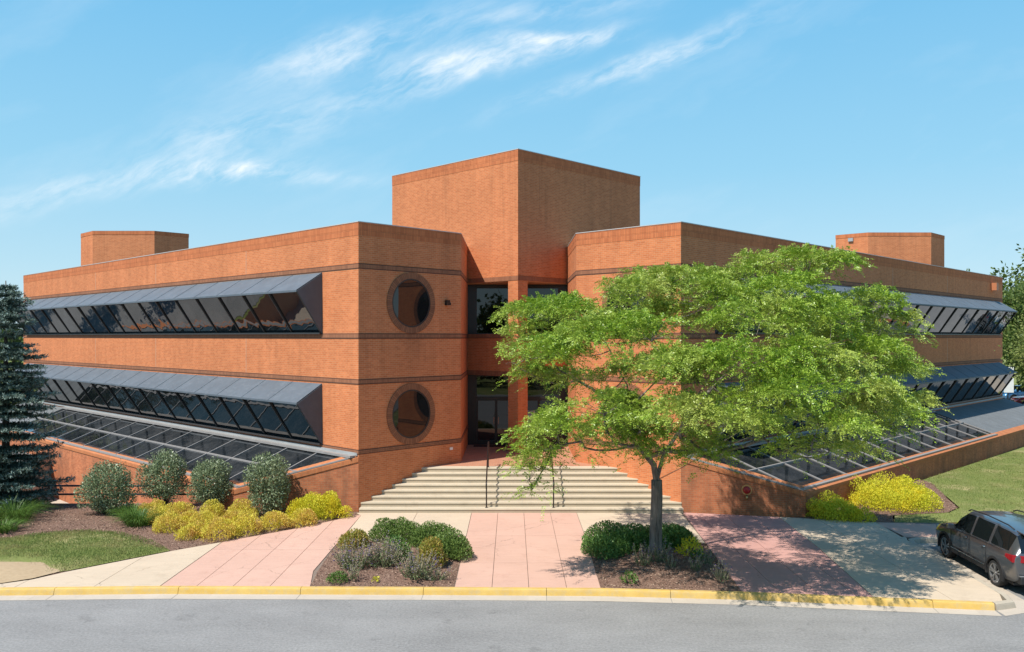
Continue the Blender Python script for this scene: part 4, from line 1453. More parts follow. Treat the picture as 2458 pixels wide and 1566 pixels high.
def blades(name, label, cat, x, y, z, r, h, n, lm, seed, droop=.5, group=None, wd=.022):
    r_ = np.random.default_rng(seed)
    t = thing(name, label, cat, (x, y, z), group)
    a = r_.uniform(0, 6.283, n); q = np.sqrt(r_.random(n))
    out = np.stack([np.cos(a), np.sin(a), np.zeros(n)], 1)
    b = np.array([x, y, z]) + out * (q * r * .55)[:, None]
    b[:, :2] += r_.normal(size=(n, 2)) * .03
    hh = h * r_.uniform(.6, 1.1, n)
    side = np.stack([-np.sin(a), np.cos(a), np.zeros(n)], 1)
    Q = []
    prev = b; pw = wd
    for s in (0.35, 0.7, 1.0):
        nxt = b + out * (r * .6 * s * s * (0.3 + q) * 1.0)[:, None] + np.array([0, 0, 1.0]) * (hh * (s - droop * s ** 3 * (0.3 + .7 * q)))[:, None]
        w2 = wd * (1 - s) + .004
        Q.append(np.stack([prev - side * pw / 2, prev + side * pw / 2, nxt + side * w2 / 2, nxt - side * w2 / 2], 1))
        prev, pw = nxt, w2
    quads_obj("leaves", np.concatenate(Q), lm, t)
    return t


blades("daylily", "bright green daylily clump in front of the golden mounds", "plant", -12.35, 28.05, .17, .85, .72, 420, L_LILY, 500, .55, "daylily clumps in the left bed")
blades("daylily", "daylily clump behind the front one, beside the tallest glossy shrub", "plant", -12.95, 28.95, .17, .75, .66, 340, L_LILY, 501, .55, "daylily clumps in the left bed")
blades("daylily", "yellowing daylily clump at the far left of the golden back row", "plant", -13.35, 29.5, .17, .6, .55, 240, L_LILY, 502, .55, "daylily clumps in the left bed")
blades("ornamental_grass", "feathery tall grass clump under the blue spruce", "grass clump", -16.9, 28.7, .17, 1.15, 1.0, 520, L_LILY, 503, .6, None, .014)
blades("daylily", "daylily clump cut by the left picture edge, on the mulch before the grass clump", "plant", -16.25, 27.05, .17, .75, .55, 320, L_LILY, 504, .55, "daylily clumps in the left bed")
PADS = [
  (8.34, 23.95, 8.45, 1.09, 1.03, 0.4), (7.02, 24.95, 8.3, 1.01, 0.96, 0.45), (7.38, 22.75, 7.61, 1.2, 1.14, 0.43), (4.52, 24.95, 8.06, 1.13, 1.08, 0.39),
  (3.26, 23.65, 7.66, 0.96, 0.91, 0.4), (5.14, 22.45, 7.36, 1.02, 0.97, 0.43), (9.85, 24.45, 7.44, 0.99, 0.94, 0.41), (10.58, 24.25, 6.86, 0.69, 0.66, 0.35),
  (8.35, 22.15, 6.92, 1.06, 1.0, 0.42), (6.2, 21.15, 6.95, 1.21, 1.15, 0.43), (0.77, 24.25, 7.2, 0.87, 0.83, 0.29), (1.7, 23.15, 7.06, 1.05, 1.0, 0.39),
  (0.38, 23.65, 6.45, 0.65, 0.62, 0.31), (0.13, 23.15, 5.78, 0.5, 0.47, 0.3), (0.99, 22.15, 6.02, 0.95, 0.9, 0.37), (2.16, 21.15, 6.44, 0.96, 0.91, 0.4),
  (3.44, 20.95, 6.54, 0.95, 0.9, 0.43), (0.96, 23.95, 5.31, 0.69, 0.65, 0.29), (2.27, 20.75, 4.66, 1.09, 1.04, 0.32), (1.12, 21.45, 4.19, 0.97, 0.92, 0.36),
  (0.82, 21.75, 3.64, 0.52, 0.49, 0.31), (0.43, 21.75, 2.91, 0.23, 0.45, 0.39), (1.96, 22.95, 3.54, 0.49, 0.47, 0.3), (3.59, 20.35, 5.71, 1.02, 0.97, 0.39),
  (4.56, 19.95, 5.44, 0.86, 0.81, 0.38), (4.05, 19.55, 4.76, 0.89, 0.84, 0.28), (5.41, 19.75, 5.87, 1.08, 1.03, 0.4), (7.15, 20.55, 6.05, 1.13, 1.07, 0.42),
  (9.39, 22.75, 6.01, 1.03, 0.98, 0.38), (10.44, 23.15, 5.51, 0.61, 0.58, 0.25), (6.51, 19.35, 5.24, 1.06, 1.01, 0.37), (8.21, 20.75, 5.15, 0.94, 0.89, 0.35),
  (4.88, 19.15, 4.47, 0.87, 0.83, 0.27), (7.09, 19.55, 4.48, 0.89, 0.84, 0.26), (9.22, 21.35, 4.66, 0.97, 0.92, 0.36), (10.76, 22.45, 4.57, 0.56, 0.53, 0.27),
  (9.8, 21.75, 4.11, 0.47, 0.45, 0.23), (6.5, 20.35, 3.72, 0.36, 0.45, 0.22), (7.35, 19.75, 3.8, 0.47, 0.45, 0.24), (4.89, 20.95, 3.49, 0.4, 0.45, 0.2),
  (0.43, 21.75, 3.23, 0.39, 0.45, 0.31), (0.51, 21.75, 2.55, 0.16, 0.45, 0.21), (8.69, 20.95, 3.59, 0.4, 0.45, 0.2), (3.45, 21.95, 4.03, 0.58, 0.55, 0.24),
  (6.39, 20.95, 4.14, 0.6, 0.57, 0.25), (9.33, 24.15, 8.64, 0.26, 0.45, 0.17), (11.49, 24.45, 6.57, 0.35, 0.45, 0.15), (2.99, 22.45, 5.54, 0.64, 0.61, 0.32),
  (1.8, 22.95, 5.35, 0.6, 0.57, 0.3), (4.15, 20.75, 4.04, 0.59, 0.56, 0.25), (4.73, 21.35, 3.67, 0.48, 0.46, 0.23), (2.97, 21.55, 3.74, 0.44, 0.45, 0.21),
  (2.44, 21.35, 4.07, 0.56, 0.53, 0.23), (3.82, 21.95, 3.46, 0.31, 0.45, 0.18), (5.32, 25.95, 7.01, 1.49, 1.3, 0.59), (8.41, 25.95, 7.01, 1.61, 1.3, 0.62),
  (2.84, 25.95, 6.58, 1.24, 1.18, 0.5), (10.27, 25.95, 6.39, 1.3, 1.24, 0.53), (9.17, 26.35, 5.2, 1.51, 1.3, 0.53), (10.91, 25.55, 5.23, 0.92, 0.87, 0.4),
  (5.98, 26.15, 7.95, 1.37, 1.3, 0.5), (7.04, 25.45, 4.51, 1.34, 1.27, 0.39), (9.58, 24.95, 4.31, 1.13, 1.08, 0.33), (1.66, 26.95, 6.2, 0.97, 0.92, 0.45),
]


# ------------------------------------------------------------------ honey locust
def fronds(P, D, L, K, ll, lw, droop, r_):
    """feathery compound leaves: K pairs of leaflets along a drooping rib"""
    n = len(P)
    D = unit(D)
    Sd = unit(np.cross(D, np.array([0, 0, 1.0]) + r_.normal(size=(n, 3)) * .55))
    out = []
    for k in range(K):
        s = (k + .7) / K
        c = P + D * (L * s)[:, None] + np.array([0, 0, -1.0]) * (droop * L * s * s)[:, None]
        for sg in (-1, 1):
            d = unit(Sd * sg + D * .45 + np.array([0, 0, -.25]) + r_.normal(size=(n, 3)) * .22)
            l = ll * (1 - .35 * s) * r_.uniform(.8, 1.2, (n, 1))
            wv_ = unit(D + r_.normal(size=(n, 3)) * .35) * lw
            out.append(np.stack([c, c + d * l * .5 + wv_ * .5, c + d * l, c + d * l * .5 - wv_ * .5], 1))
    return np.concatenate(out)


def limb_tree(fork, limbs, pads, seed, r_twig=0.006, r_lim=.15):
    """connect every foliage pad back to the limbs with curved tapering branches; returns MB of wood and the twig ends"""
    rr = np.random.default_rng(seed)
    nodes = [(Vector(p), None) for p in fork]
    wood = []
    ends = []
    pts = []          # list of (pos, parent index)
    for p in fork: pts.append([Vector(p), len(pts) - 1 if pts else -1, 0.0])
    for lb in limbs:
        par = len(fork) - 1
        for p in lb:
            pts.append([Vector(p), par, 0.0]); par = len(pts) - 1
    base_fork = Vector(fork[-1])
    order = sorted(pads, key=lambda q: (Vector(q[:3]) - base_fork).length)
    tips = []
    def connect(target, steps, wob):
        best, bi = 1e9, 0
        tl = (target - base_fork).length
        for i in range(len(fork) - 1, len(pts)):
            p = pts[i][0]
            d = (target - p).length
            back = max(0.0, (p - base_fork).length - tl * .92)
            rise = max(0, p.z - target.z) * .9
            c = d + back * 2 + rise
            if c < best: best, bi = c, i
        a = pts[bi][0]
        par = bi
        out = (target - a)
        mid = a + out * .5 + Vector((0, 0, -.10 * out.length)) + Vector(rr.normal(size=3) * wob * out.length)
        for k in range(1, steps + 1):
            s = k / steps
            p = a * (1 - s) ** 2 + mid * (2 * s * (1 - s)) + target * s * s
            pts.append([p + Vector(rr.normal(size=3) * .015), par, 0.0]); par = len(pts) - 1
        return par
    for q in order:
        c = Vector((q[0], q[1], q[2] - q[5] * .55))
        e = connect(c, 5, .07)
        k = max(5, int(7 * (q[3] * q[4]) ** .5 * 1.5))
        for _ in range(k):
            a = rr.uniform(0, 6.283); u_ = math.sqrt(rr.random()) * .9
            tip = Vector((q[0] + math.cos(a) * q[3] * u_, q[1] + math.sin(a) * q[4] * u_, q[2] + q[5] * rr.uniform(-.6, .7)))
            par = e
            s0 = pts[e][0]
            mid = s0.lerp(tip, .5) + Vector((0, 0, .12 * (tip - s0).length)) + Vector(rr.normal(size=3) * .06)
            for s in (.33, .66, 1.0):
                p = s0 * (1 - s) ** 2 + mid * (2 * s * (1 - s)) + tip * s * s
                pts.append([p, par, 0.0]); par = len(pts) - 1
            tips.append(par)
    # pipe model radii
    cnt = [0.0] * len(pts)
    for i in range(len(pts) - 1, -1, -1):
        if cnt[i] == 0: cnt[i] = 1.0
        if pts[i][1] >= 0: cnt[pts[i][1]] += cnt[i]
    kids = {}
    for i, (p, par, _) in enumerate(pts): kids.setdefault(par, []).append(i)
    rad = [r_twig * c ** .45 for c in cnt]
    far_ = max((p[0] - base_fork).length for p in pts)
    rad = [min(r, max(.010, r_lim * max(0.0, 1 - (p[0] - base_fork).length / (far_ * .62)))) for r, p in zip(rad, pts)]
    return pts, kids, rad, tips


def wood_mesh(pts, kids, rad, start, seg_of=lambda r: 8 if r > .05 else (5 if r > .018 else 4)):
    mb = MB()
    stack = [(start, pts[start][1])]
    while stack:
        i, par = stack.pop()
        chain, rr_ = ([pts[par][0]] if par >= 0 else []), ([min(rad[par], rad[i] * 1.25)] if par >= 0 else [])
        cur = i
        while True:
            chain.append(pts[cur][0]); rr_.append(rad[cur])
            ks = kids.get(cur, [])
            if not ks: break
            ks = sorted(ks, key=lambda k: -rad[k])
            for k in ks[1:]: stack.append((k, cur))
            cur = ks[0]
        if len(chain) > 1: mb.tube(chain, rr_, seg_of(max(rr_)), cap=False)
    return mb


def pad_fronds(pads, seed, dens, L, K, ll, lw, droop, low=.25):
    r_ = np.random.default_rng(seed)
    Q = []
    for q in pads:
        n = int(dens * q[3] * q[4])
        # pads break into several smaller sprays so gaps open between them
        m = max(5, int(n / 58))
        a = r_.uniform(0, 6.283, m); u_ = np.sqrt(r_.random(m)) * .95
        cx = q[0] + np.cos(a) * u_ * q[3]; cy = q[1] + np.sin(a) * u_ * q[4]
        cz = q[2] + q[5] * ((1 - u_ ** 2) * .9 + np.where(r_.random(m) < .7, r_.uniform(-.15, .25, m), r_.uniform(-1.0, -.2, m)))
        idx = r_.integers(0, m, n)
        sp = .25
        off = r_.normal(size=(n, 3)) * np.array([sp, sp, sp * .22])
        off[:, 2] -= (off[:, 0] ** 2 + off[:, 1] ** 2) * .6
        P = np.stack([cx, cy, cz], 1)[idx] + off
        outw = P - np.array([q[0], q[1], q[2] - q[5] * 1.2])
        D = unit(unit(outw) * .8 + unit(off + 1e-6) * .5 + r_.normal(size=(n, 3)) * .45 + np.array([0, 0, -.05]))
        Q.append(fronds(P, D, L * r_.uniform(.7, 1.2, n), K, ll, lw, droop, r_))
    return np.concatenate(Q)


loc = thing("locust_tree", "wide feathery green honey locust tree in the right planter before the entrance", "tree", (4.06, 23.95, 0.24))
FORK = [(4.06, 23.95, 0.15), (4.06, 23.95, 0.5), (4.07, 23.95, 1.2), (4.09, 23.93, 1.9), (4.08, 23.92, 2.35)]
LIMBS = [[(3.98, 23.85, 2.8), (3.45, 23.5, 3.42), (3.05, 23.2, 3.95), (2.3, 22.5, 4.35), (1.5, 22.0, 4.45), (0.9, 21.8, 4.2)],
         [(4.25, 23.9, 2.42), (4.80, 23.6, 2.78), (5.35, 23.3, 3.25), (6.1, 22.9, 3.8)],
         [(4.10, 24.0, 2.85), (4.06, 24.2, 3.5), (4.2, 24.4, 4.3), (4.6, 24.6, 5.2)],
         [(4.0, 23.95, 2.9), (3.6, 24.1, 3.9), (2.9, 24.0, 4.75), (2.1, 23.8, 5.45)],
         [(4.3, 24.2, 2.95), (5.0, 24.6, 3.9), (5.9, 25.0, 4.9), (6.8, 25.0, 5.8)],
         [(4.2, 23.6, 2.9), (4.7, 22.6, 3.9), (5.4, 21.6, 4.6)],
         [(4.0, 24.3, 2.9), (3.7, 25.4, 3.9), (3.6, 26.6, 4.9)],
         [(5.1, 23.6, 2.95), (6.6, 23.6, 3.6), (8.3, 23.2, 4.3)]]
pts, kids, rad, tips = limb_tree(FORK, LIMBS, PADS, 21)
tr = MB()
trunk_r = [0.24, 0.185, 0.17, 0.162, 0.155]
tr.tube(FORK, trunk_r, 14)
lim = wood_mesh(pts, kids, rad, 5)
for i in kids[len(FORK) - 1][0:]:
    if i != 5:
        mb = wood_mesh(pts, kids, rad, i)
        b = len(lim.v); lim.v += mb.v; lim.f += [tuple(q + b for q in f) for f in mb.f]; lim.m += mb.m
trunk = tr.build("trunk", BARK, loc, True)
lim.build("branches", BARK, trunk, True)
Q = pad_fronds(PADS, 31, 640, .27, 7, .080, .034, .38)
quads_obj("crown", Q, L_LOCUST, loc)
print("locust leaflets", len(Q))


# ------------------------------------------------------------------ blue spruce
def spruce(name, label, x, y, z, h, rmax, seed, dens=1.0, group=None, lm=L_SPRUCE):
    r_ = np.random.default_rng(seed)
    t = thing(name, label, "tree", (x, y, z), group)
    m = MB(); m.tube([(x, y, z - .05), (x, y, z + h * .6), (x, y, z + h)], [.17, .09, .015], 8)
    trunk = m.build("trunk", BARK2, t, True)
    br = MB()
    NP, ND, NL, TP = [], [], [], []
    zz = .35
    while zz < h * .985:
        f = zz / h
        rad_ = rmax * (1 - f) ** .62 * (.85 + .3 * r_.random()) * min(1, .7 + f * 2) + .06
        nb = int(7 * (1 - f) + 5)
        a0 = r_.uniform(0, 6.28)
        for b in range(nb):
            a = a0 + 6.283 * b / nb + r_.normal() * .18
            ln = rad_ * r_.uniform(.50, 1.22)
            o = np.array([math.cos(a), math.sin(a), 0.0])
            sd = np.array([-o[1], o[0], 0.0])
            k = max(4, int(ln / .16))
            s = np.linspace(.12, 1, k)
            rise = (.30 if f > .75 else .0)
            cz = z + zz + ln * (-.28 * s + .22 * s ** 2.5) * (1 - f) * 1.15 + ln * rise * s
            C = np.array([x, y, 0]) + o * (ln * s)[:, None]
            C[:, 2] = cz
            br.tube([(x, y, z + zz)] + [tuple(c) for c in C[::max(1, k // 3)]], [.022 * (1 - f) + .008] * (1 + len(C[::max(1, k // 3)])), 4, cap=False)
            for i in range(k):
                # side twigs spread flat, shorter towards the tip
                tl = (.20 + .55 * ln * .42 * (1 - s[i]) * min(1, s[i] * 3)) 
                for sg in (-1, 1):
                    nt = max(2, int(tl / .075))
                    for j in range(nt):
                        q = (j + .6) / nt
                        p = C[i] + sd * sg * tl * q + o * tl * q * .55 + np.array([0, 0, -.10 * tl * q]) + r_.normal(size=3) * .025
                        NP.append(p); ND.append(sd * sg * .7 + o * .7 + np.array([0, 0, .05])); NL.append(.10); TP.append(q * .5 + s[i] * .7)
                NP.append(C[i]); ND.append(o + np.array([0, 0, .12])); NL.append(.12); TP.append(s[i] * 1.1)
        zz += (h * .030 * (1 - .45 * f) + .02) * r_.uniform(.8, 1.9)
    NP, ND = np.array(NP), unit(np.array(ND))
    rep = max(1, int(9 * dens))
    P = np.repeat(NP, rep, 0); D = np.repeat(ND, rep, 0)
    P = P + r_.normal(size=P.shape) * .02
    Dn = unit(D * .9 + r_.normal(size=P.shape) * .55 + np.array([0, 0, .18]))
    L = r_.uniform(.09, .16, len(P))
    tp = np.repeat(np.array(TP), rep) + r_.normal(size=len(P)) * .15
    mi = (tp > .88).astype(int)
    quads_obj("crown", leaves(P, Dn, rand_dir(len(P), r_), L, L * .24), [lm, L_SPRUCE_TIP if lm is L_SPRUCE else lm], t, mi)
    br.build("branches", BARK2, trunk)
    print(name, len(P))
    return t


spruce("blue_spruce", "blue green spruce cut by the left picture edge, standing in the mulch bed", -18.15, 30.4, 0.15, 8.25, 1.85, 51)
spruce("far_spruce", "dark conifer peeping out behind the blue spruce, past the left wing", -38.8, 66.0, 0.0, 10.0, 2.0, 52, .35, None, L_WOOD)


# ------------------------------------------------------------------ broadleaf trees
def broad_tree(name, label, x, y, z, h, r, seed, lm, dens, ln, trunk_h=None, group=None, npad=26, flat=.55, asp=.6, clump=.32):
    r_ = np.random.default_rng(seed)
    t = thing(name, label, "tree", (x, y, z), group)
    th = trunk_h if trunk_h else h * .25
    pads = []
    for _ in range(npad):
        d = rand_dir(1, r_)[0]
        rr_ = r_.uniform(.35, .92)
        c = np.array([x, y, z + (h + th) / 2]) + d * rr_ * np.array([r, r, (h - th) / 2 * .92])
        s = r * r_.uniform(.26, .46)
        pads.append((c[0], c[1], c[2], s, s, s * flat))
    fork = [(x, y, z - .05), (x, y, z + th * .6), (x + .05, y, z + th)]
    pts, kids, rad, tips = limb_tree(fork, [], pads, seed, .008)
    mb = MB(); mb.tube(fork, [r * .075, r * .055, r * .05], 8)
    trunk = mb.build("trunk", BARK2, t, True)
    w_ = MB()
    for i in kids.get(2, []):
        m2 = wood_mesh(pts, kids, [min(q, r * .04) for q in rad], i)
        b = len(w_.v); w_.v += m2.v; w_.f += [tuple(q + b for q in f) for f in m2.f]; w_.m += m2.m
    w_.build("branches", BARK2, trunk)
    P_, D_ = [], []
    for q in pads:
        n = int(dens * q[3] * q[3])
        m = max(5, n // 30)
        d = rand_dir(m, r_)
        c = np.array(q[:3]) + d * r_.uniform(.5, 1.05, (m, 1)) * np.array(q[3:6])
        idx = r_.integers(0, m, n)
        off = r_.normal(size=(n, 3)) * q[3] * clump * .6
        P_.append(c[idx] + off); D_.append(unit(off) + d[idx] * .6)
    P_, D_ = np.concatenate(P_), np.concatenate(D_)
    D_ = unit(D_ + r_.normal(size=P_.shape) * .5 + np.array([0, 0, -.15]))
    L = ln * r_.uniform(.7, 1.25, len(P_))
    quads_obj("crown", leaves(P_, D_, unit(rand_dir(len(P_), r_) + np.array([0, 0, .6])), L, L * asp), lm, t)
    return t


broad_tree("small_leaf_tree", "light green small leaved tree reaching in from the right picture edge over the lawn", 25.0, 35.6, .1, 9.9, 4.0, 61, L_PEAR, 620, .115, 1.6, None, 44, .6)
FARG = "trees beyond the car park"
broad_tree("far_tree", "dense dark green tree right behind the end of the right wing", 43.2, 70, 0, 11.4, 4.6, 62, L_FAR, 150, .34, 2.2, FARG, 34, .75)
broad_tree("far_tree", "taller green tree at the right edge, behind the parked cars", 52.5, 82, 0, 15.0, 6.5, 63, L_FAR, 95, .42, 2.8, FARG, 36, .75)
broad_tree("far_tree", "rounded green tree standing between the end of the wing and the tall far tree", 47.5, 92, 0, 13.0, 6.0, 64, L_FAR, 95, .42, 2.6, FARG, 32, .75)
for i, (x, y, h, r) in enumerate([(-43, 57, 9.5, 4.2), (-54, 69, 11, 5.0), (-37.5, 47.5, 7.5, 3.0)]):
    broad_tree("lot_tree", ["dark tree by the left car park, mirrored in the middle of the left upper windows", "tallest dark tree by the left car park, mirrored at the far left window end", "small dark tree by the left car park, mirrored near the middle panes"][i], x, y, 0, h, r, 70 + i, L_WOOD, 60, .42, 2.0, "trees by the left car park", 22, .75)


# ------------------------------------------------------------------ parked cars
def paint(name, col, metal=0.35):
    m, t = mat(name)
    setp(t, color=col, metal=metal, rough=0.28, coat=1.0, coat_rough=0.04)
    return m


CAR_GREY = paint("dark_grey_paint", (0.13, 0.13, 0.135), .65)
CAR_WHITE = paint("white_paint_car", (0.72, 0.72, 0.71), 0.0)
CAR_BLUE = paint("blue_paint_car", (0.06, 0.19, 0.36), .3)
CAR_RED = paint("red_paint_car", (0.24, 0.012, 0.012), .2)
CAR_GLASS = glass_mat("car_glass", (0.006, 0.008, 0.008), 1.7, 0.02, 1.0)
TYRE = simple("black_tyre", (0.018, 0.018, 0.018), 0.85)
RIMM = simple("alloy_rim", (0.42, 0.42, 0.42), 0.3, .8)
CLAD = simple("black_cladding", (0.016, 0.016, 0.017), 0.6)
CHROME = simple("chrome_trim", (0.72, 0.72, 0.72), 0.15, 1.0)
TAIL = simple("red_lamp_glass", (0.26, 0.006, 0.010), 0.12)
LAMPC = simple("clear_lamp_glass", (0.6, 0.62, 0.64), 0.1)
PLATE = simple("number_plate_white", (0.65, 0.66, 0.68), 0.4)


def make_car(label, pm):
    root = thing("parked_car", label, "car", (0, 0, 0))
    # stations along the car: y, sill z, belt z, roof z, half width low, half width mid, half width belt, half width roof
    ST = [(-2.33, .44, .98, 1.02, .70, .80, .74, .66), (-2.27, .33, 1.05, 1.12, .80, .88, .84, .70), (-2.16, .28, 1.07, 1.32, .84, .905, .87, .66), (-1.98, .27, 1.075, 1.56, .86, .915, .885, .62), (-1.72, .26, 1.075, 1.615, .87, .92, .89, .635),
          (-1.10, .25, 1.06, 1.65, .875, .92, .89, .645), (-.98, .25, 1.058, 1.655, .875, .92, .89, .645), (-.10, .25, 1.035, 1.66, .875, .92, .89, .645), (.0, .25, 1.032, 1.658, .875, .92, .89, .645), (.55, .25, 1.015, 1.61, .875, .92, .885, .62),
          (.98, .25, 1.00, 1.36, .875, .92, .88, .60), (1.28, .25, .985, 1.06, .87, .92, .875, .60), (1.65, .26, .955, 1.015, .865, .915, .855, .58), (2.05, .27, .89, .955, .84, .89, .80, .52), (2.27, .30, .76, .84, .76, .82, .70, .45), (2.35, .36, .66, .72, .62, .68, .60, .38)]
    rows = []
    for (y, zs, zb, zr, wl, wm, wb, wr) in ST:
        zm = zs + (zb - zs) * .55
        h = [(0, zs), (wl * .86, zs), (wl, zs + .07), (wm, zm), (wm * .995, zm + (zb - zm) * .55), (wb, zb), (wb * .975, zb + min(.03, (zr - zb) * .3)),
             (wr + (wb - wr) * .12, zr - (zr - zb) * .14), (wr * .86, zr - .012), (0, zr + .012)]
        rows.append([(x, y, z) for x, z in h] + [(-x, y, z) for x, z in h[-2:0:-1]])
    n = len(rows[0])
    bm = bmesh.new()
    V = [[bm.verts.new(p) for p in r] for r in rows]
    half = len(ST[0]) and 10
    def mid_(j):            # which band round the section
        return j if j < 9 else n - 1 - j
    for i in range(len(rows) - 1):
        y0, y1 = ST[i][0], ST[i + 1][0]
        for j in range(n):
            k = (j + 1) % n
            f = bm.faces.new((V[i][j], V[i + 1][j], V[i + 1][k], V[i][k]))
            bd = mid_(j)
            f.material_index = 0
            side = 1 if j < 9 else 2
            if bd == 6:
                if -1.98 <= y0 < -1.2: f.material_index = 1 * 10 + side      # quarter window
                elif -.98 <= y0 < -.2: f.material_index = 2 * 10 + side
                elif 0.0 <= y0 < .9: f.material_index = 3 * 10 + side
            if bd in (7, 8) and .55 <= y0 < 1.2: f.material_index = 40
            if bd in (7, 8) and -2.27 <= y0 < -2.0: f.material_index = 50
            if bd in (0, 1) or (bd == 2 and False): f.material_index = 60
            f.smooth = True
    bm.faces.new([V[0][j] for j in range(n)])
    bm.faces.new([V[-1][j] for j in reversed(range(n))])
    bmesh.ops.recalc_face_normals(bm, faces=bm.faces[:])
    cr = bm.edges.layers.float.get('crease_edge') or bm.edges.layers.float.new('crease_edge')
    for e in bm.edges:
        ms = {f.material_index for f in e.link_faces}
        if len(ms) > 1: e[cr] = 1.0
    cv = bm.verts.layers.float.get('crease_vert') or bm.verts.layers.float.new('crease_vert')
    for v in bm.verts:
        ms = {f.material_index for f in v.link_faces}
        if len(ms) > 1 and max(ms) > 9 and 60 not in ms: v[cv] = 1.0
    me = bpy.data.meshes.new("body")
    bm.to_mesh(me); bm.free()
    tmp = bpy.data.objects.new("body", me)
    COL.objects.link(tmp)
    for k in range(61): me.materials.append(pm)
    ss = tmp.modifiers.new('s', 'SUBSURF'); ss.levels = 2; ss.render_levels = 2
    dgp = bpy.context.evaluated_depsgraph_get()
    em = bpy.data.meshes.new_from_object(tmp.evaluated_get(dgp))
    bpy.data.objects.remove(tmp)
    # cut the wheel openings by hand: drop body faces inside the arches
    WH = [(1.42, .345), (-1.37, .345)]
    bm = bmesh.new(); bm.from_mesh(em)
    kill = [f for f in bm.faces if f.material_index in (0, 60) and abs(f.calc_center_median().x) > .55 and any((f.calc_center_median().y - wy) ** 2 + (f.calc_center_median().z - wz) ** 2 < .39 ** 2 for wy, wz in WH)]
    bmesh.ops.delete(bm, geom=kill, context='FACES')
    pieces = {}
    for f in bm.faces: pieces.setdefault(f.material_index, []).append([tuple(v.co) for v in f.verts])
    full = {}
    def from_bm(idx, name, m_, parent, push=0.0):
        sel = bm.copy()
        bmesh.ops.delete(sel, geom=[f for f in sel.faces if f.material_index not in idx], context='FACES')
        for f in sel.faces: f.material_index = 0
        mm = bpy.data.meshes.new(name); sel.to_mesh(mm); sel.free()
        mm.materials.clear(); mm.materials.append(m_)
        mm.polygons.foreach_set('use_smooth', [True] * len(mm.polygons))
        o = bpy.data.objects.new(name, mm); COL.objects.link(o)
        return attach(o, parent)
    body = from_bm((0,), "body", pm, root)
    from_bm((60,), "sill", CLAD, root)
    from_bm((40,), "windscreen", CAR_GLASS, root)
    from_bm((50,), "rear_window", CAR_GLASS, root)
    for g_ in (1, 2, 3):
        for sd in (1, 2): from_bm((g_ * 10 + sd,), "side_window", CAR_GLASS, root)
    bm.free()
    # wheels
    for wy, wz in WH:
        for sx in (-1, 1):
            x0, x1 = sx * .70, sx * .905
            w_ = MB()
            prof = [(.20, x0), (.335, x0), (.345, x0 + sx * .03), (.345, x1 - sx * .035), (.33, x1 - sx * .005), (.262, x1)]
            seg = 36
            for i in range(seg):
                a0, a1 = 6.28319 * i / seg, 6.28319 * (i + 1) / seg
                for k in range(len(prof) - 1):
                    (r0, p0), (r1, p1) = prof[k], prof[k + 1]
                    q = [(p0, wy + math.cos(a0) * r0, wz + math.sin(a0) * r0), (p0, wy + math.cos(a1) * r0, wz + math.sin(a1) * r0), (p1, wy + math.cos(a1) * r1, wz + math.sin(a1) * r1), (p1, wy + math.cos(a0) * r1, wz + math.sin(a0) * r1)]
                    w_.face(q)
            wheel = w_.build("wheel", TYRE, root, True)
            rm = MB()
            xf = x1 - sx * .012
            for i in range(seg):
                a0, a1 = 6.28319 * i / seg, 6.28319 * (i + 1) / seg
                for r0, r1, pa, pb in ((.262, .232, x1 - sx * .002, xf), (.232, .225, xf, x1 - sx * .10)):
                    rm.face([(pa, wy + math.cos(a0) * r0, wz + math.sin(a0) * r0), (pa, wy + math.cos(a1) * r0, wz + math.sin(a1) * r0), (pb, wy + math.cos(a1) * r1, wz + math.sin(a1) * r1), (pb, wy + math.cos(a0) * r1, wz + math.sin(a0) * r1)])
            for s in range(5):
                a = 6.28319 * s / 5 + .3
                for da in (-.17, .17):
                    c = Vector((xf - sx * .02, wy, wz))
                    e = Vector((xf, wy + math.cos(a + da) * .24, wz + math.sin(a + da) * .24))
                    b_ = Vector((xf - sx * .02, wy + math.cos(a + da * .3) * .05, wz + math.sin(a + da * .3) * .05))
                    rm.bar(b_, e, .036, .03, (1, 0, 0))
            rm.tube([(xf - sx * .05, wy, wz), (xf + sx * .0, wy, wz)], .055, 16)
            rm.build("rim", RIMM, wheel)
            wl = MB()
            wl.tube([(x1 - sx * .10, wy, wz), (x1 - sx * .09, wy, wz)], .228, 28)
            wl.build("brake_disc", CLAD, wheel)
            ar = MB()                     # arch lining and black arch trim
            for i in range(26):
                a0, a1 = math.pi * (i / 26 * 1.16 - .08), math.pi * ((i + 1) / 26 * 1.16 - .08)
                def ap(a, r, x): return (x, wy + math.cos(a) * r, wz + math.sin(a) * r)
                xo = sx * .927
                ar.face([ap(a0, .385, xo), ap(a1, .385, xo), ap(a1, .45, xo - sx * .006), ap(a0, .45, xo - sx * .006)])
                ar.face([ap(a0, .385, sx * .5), ap(a1, .385, sx * .5), ap(a1, .385, xo), ap(a0, .385, xo)])
                ar.face([ap(a0, .45, xo - sx * .006), ap(a1, .45, xo - sx * .006), ap(a1, .45, xo - sx * .05), ap(a0, .45, xo - sx * .05)])
            ar.build("wheel_arch", CLAD, root)
    # under tray so no daylight shows through
    m = MB(); m.box(-.80, -2.1, .24, .80, 2.1, .30); m.box(-.52, -2.0, .30, .52, 2.0, .8); m.build("floor_pan", CLAD, root)
